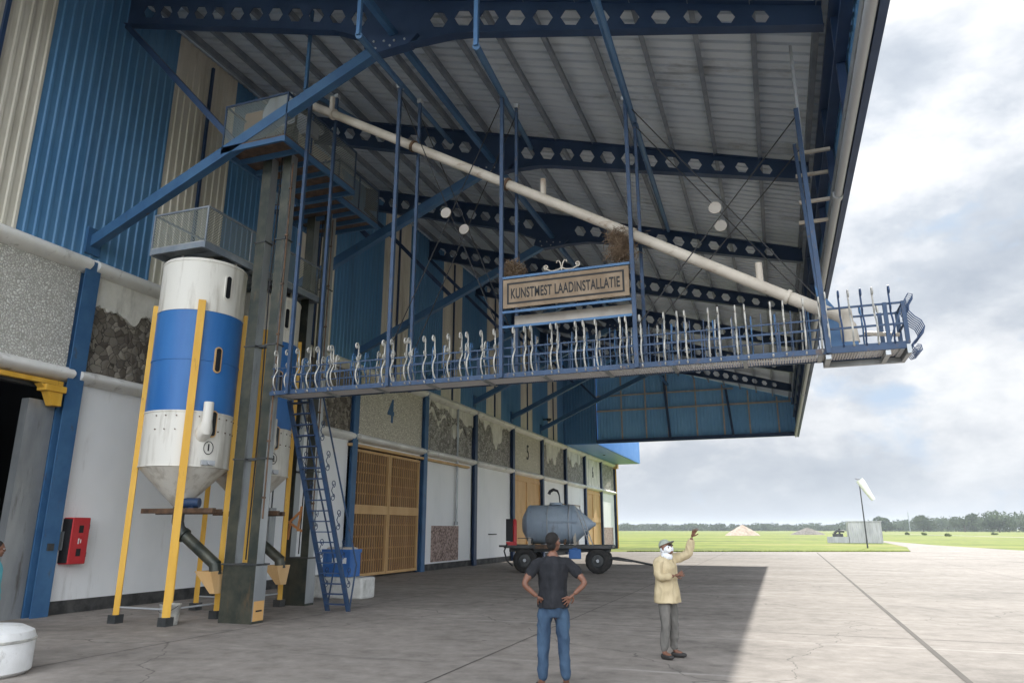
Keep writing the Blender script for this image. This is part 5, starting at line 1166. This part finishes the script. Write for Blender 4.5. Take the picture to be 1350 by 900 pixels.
    # ---- eyes, mouth
    for s_ in (-1, 1):
        e = ellips(HP((s_*.031, .0795, .003)), .012, .009, .007, hr.to_4x4(), 10); finish(e, 'eye', 'eye_white', body)
        e = ellips(HP((s_*.031, .0865, .003)), .005, .003, .005, hr.to_4x4(), 8); finish(e, 'pupil', 'black_plain', body)
    finish(ellips(HP((0, .0865, -.058)), .022, .008, .008, hr.to_4x4(), 10), 'mouth', 'lip', body)
    if hair == 'hair':
        finish(fuse([ellips(HP((0, -.016, .042)), .0775, .092, .084, hr.to_4x4(), 24), ellips(HP((0, -.05, -.02)), .062, .045, .06, hr.to_4x4(), 16)], .006, 2), 'hair', 'hair_black', body)
    return t, body, HP, hr, W
base = dict(pelvis=(0, 0, .95), waist=(0, 0, 1.08), chest=(0, .01, 1.26), upchest=(0, -.01, 1.40), neck=(0, -.005, 1.49), jaw=(0, .01, 1.55), head=(0, .02, 1.63),
    hipL=(-.10, 0, .88), knL=(-.12, .02, .49), anL=(-.14, -.01, .09), toL=(-.16, .13, .05), hipR=(.10, 0, .88), knR=(.12, .02, .49), anR=(.14, -.01, .09), toR=(.16, .13, .05),
    shL=(-.19, -.01, 1.41), elL=(-.25, -.02, 1.13), wrL=(-.26, .06, .88), shR=(.19, -.01, 1.41), elR=(.25, -.02, 1.13), wrR=(.26, .06, .88))
# man in black seen from behind, hands on hips, looking up to the right
J = dict(base); J.update(elL=(-.365, -.10, 1.17), wrL=(-.20, -.115, 1.03), elR=(.38, -.09, 1.18), wrR=(.225, -.16, 1.06), head=(.01, .0, 1.645), jaw=(.005, .0, 1.56))
view = Vector((-2.66, 8.7, 0)).normalized()
hd = Matrix.Rotation(R(8), 3, 'Z') @ view
make_person((-2.61, 8.62), hd, 1.0, J, 'man in black t-shirt and jeans seen from behind with hands on his hips', 'fabric_black', 'denim',
    Matrix.Rotation(R(-42), 3, 'Z') @ Matrix.Rotation(R(14), 3, 'X'), hem=.90,
    hands=[dict(s='L', f=(.75, .5, -.45), n=(0, 1, .1), side=-1, curl=.15), dict(s='R', f=(-.75, .12, -.6), n=(-.1, 1, 0), side=1, curl=.12, splay=.2)])
# man in beige jacket, face wrapped, pointing up
J = dict(base); J.update(head=(.0, .03, 1.60), jaw=(0, .02, 1.53), elR=(.27, .04, 1.16), wrR=(.10, .22, 1.20), elL=(-.29, .24, 1.50), wrL=(-.25, .34, 1.76), shL=(-.185, .02, 1.43),
    hipL=(-.09, 0, .88), knL=(-.10, .03, .49), anL=(-.12, 0, .09), hipR=(.09, 0, .88), knR=(.11, .02, .49), anR=(.13, -.02, .09))
cr = Vector((.94, .34, 0)); cb = Vector((.15, -.99, 0)); hd = (cr*.72+cb*.62)
t, body, HP, hr, W = make_person((-1.64, 11.2), hd, .955, J, 'man in beige jacket and grey cap, face wrapped in white cloth, pointing up', 'fabric_beige', 'fabric_grey',
    Matrix.Rotation(R(-6), 3, 'Z') @ Matrix.Rotation(R(27), 3, 'X'), sleeves='long', loose=.032, hair=None, hem=.80,
    hands=[dict(s='R', f=(-.55, .75, .25), n=(-.5, -.6, .1), side=-1, curl=.45), dict(s='L', f=(.05, .55, .9), n=(.3, .7, -.6), side=1, curl=.12, splay=.16)])
q = hr.to_4x4()
finish(fuse([ellips(HP((0, .012, -.035)), .078, .088, .075, q, 24), ellips(HP((0, -.03, -.02)), .076, .075, .09, q, 24), chain([HP((0, -.01, -.06)), W((0, .015, 1.42))], [.085, .12], 2)], .007, 3), 'face_cloth', 'fabric_white', body)
cap = MB(); 
prof = [(.001, .108), (.045, .102), (.072, .078), (.085, .045), (.088, .02)]
vs = []
for r_, h in prof:
    for j in range(24): a = 2*math.pi*j/24; vs.append(HP((r_*math.cos(a)*.95, r_*1.08*math.sin(a)-.012, h+.022)))
cap.add(vs, [(i*24+j, i*24+(j+1) % 24, (i+1)*24+(j+1) % 24, (i+1)*24+j) for i in range(4) for j in range(24)])
br_ = []
for j in range(9): a = R(20+140*j/8); br_.append((math.cos(a), math.sin(a)))
top_ = [HP((c*.082, .075*s_, .046)) for c, s_ in br_]+[HP((c*.066, .075+.095*s_, .036)) for c, s_ in reversed(br_)]
cap.prism(top_, hr @ Vector((0, 0, -.006))); cap.build('cap', 'cap_grey', body, smooth=True)
finish(ellips(HP((0, .092, .001)), .058, .016, .018, q, 16), 'sunglasses', 'black_plain', body)
# person half out of frame inside the doorway
J = dict(base)
make_person((-10.85, 7.66), (.5, .86), .93, J, 'person in turquoise shirt at the left edge beside the dark doorway', 'fabric_teal', 'denim', Matrix.Rotation(0, 3, 'Z'), sleeves='long', loose=.02,
    hands=[dict(s='L', f=(0, .15, -1), n=(1, 0, 0), side=-1), dict(s='R', f=(0, .15, -1), n=(-1, 0, 0), side=1)])
# rounded white tank top at the lower left corner
t = thing('water_drum', (-9.75, 6.95, 0), 'rounded white plastic drum in the lower left corner', 'drum')
MB().lathe([(.50, 0), (.56, .05), (.56, .44), (.53, .52), (.40, .585), (.18, .61), (.10, .61), (.10, .64), (.02, .645)], (-9.75, 6.95, 0), 40).build('drum_shell', 'white_plain', t, smooth=True)
MB().lathe([(.565, .40), (.575, .405), (.575, .43), (.565, .435)], (-9.75, 6.95, 0), 40).build('drum_rib', 'white_paint', t, smooth=True)
k = MB(); k.lathe([(.16, .60), (.17, .61), (.17, .665), (.15, .68), (.02, .685)], (-9.95, 6.8, 0), 20); k.build('screw_cap', 'white_paint', t, smooth=True)

# ------------------------------------------------------------------ air
hb = MB(); hb.box(-3050, 3050, -3050, 3050, -1.0, 26); hz = hb.build('haze', [])
hm_ = bpy.data.materials.new('air'); hm_.use_nodes = True; t_ = hm_.node_tree
for n_ in list(t_.nodes): t_.nodes.remove(n_)
o_ = t_.nodes.new('ShaderNodeOutputMaterial'); v_ = t_.nodes.new('ShaderNodeVolumePrincipled'); v_.inputs['Color'].default_value = (.80, .88, .97, 1); v_.inputs['Density'].default_value = .00030; v_.inputs['Anisotropy'].default_value = .2
t_.links.new(v_.outputs[0], o_.inputs['Volume']); hz.data.materials.append(hm_); tag(hz, kind='stuff')
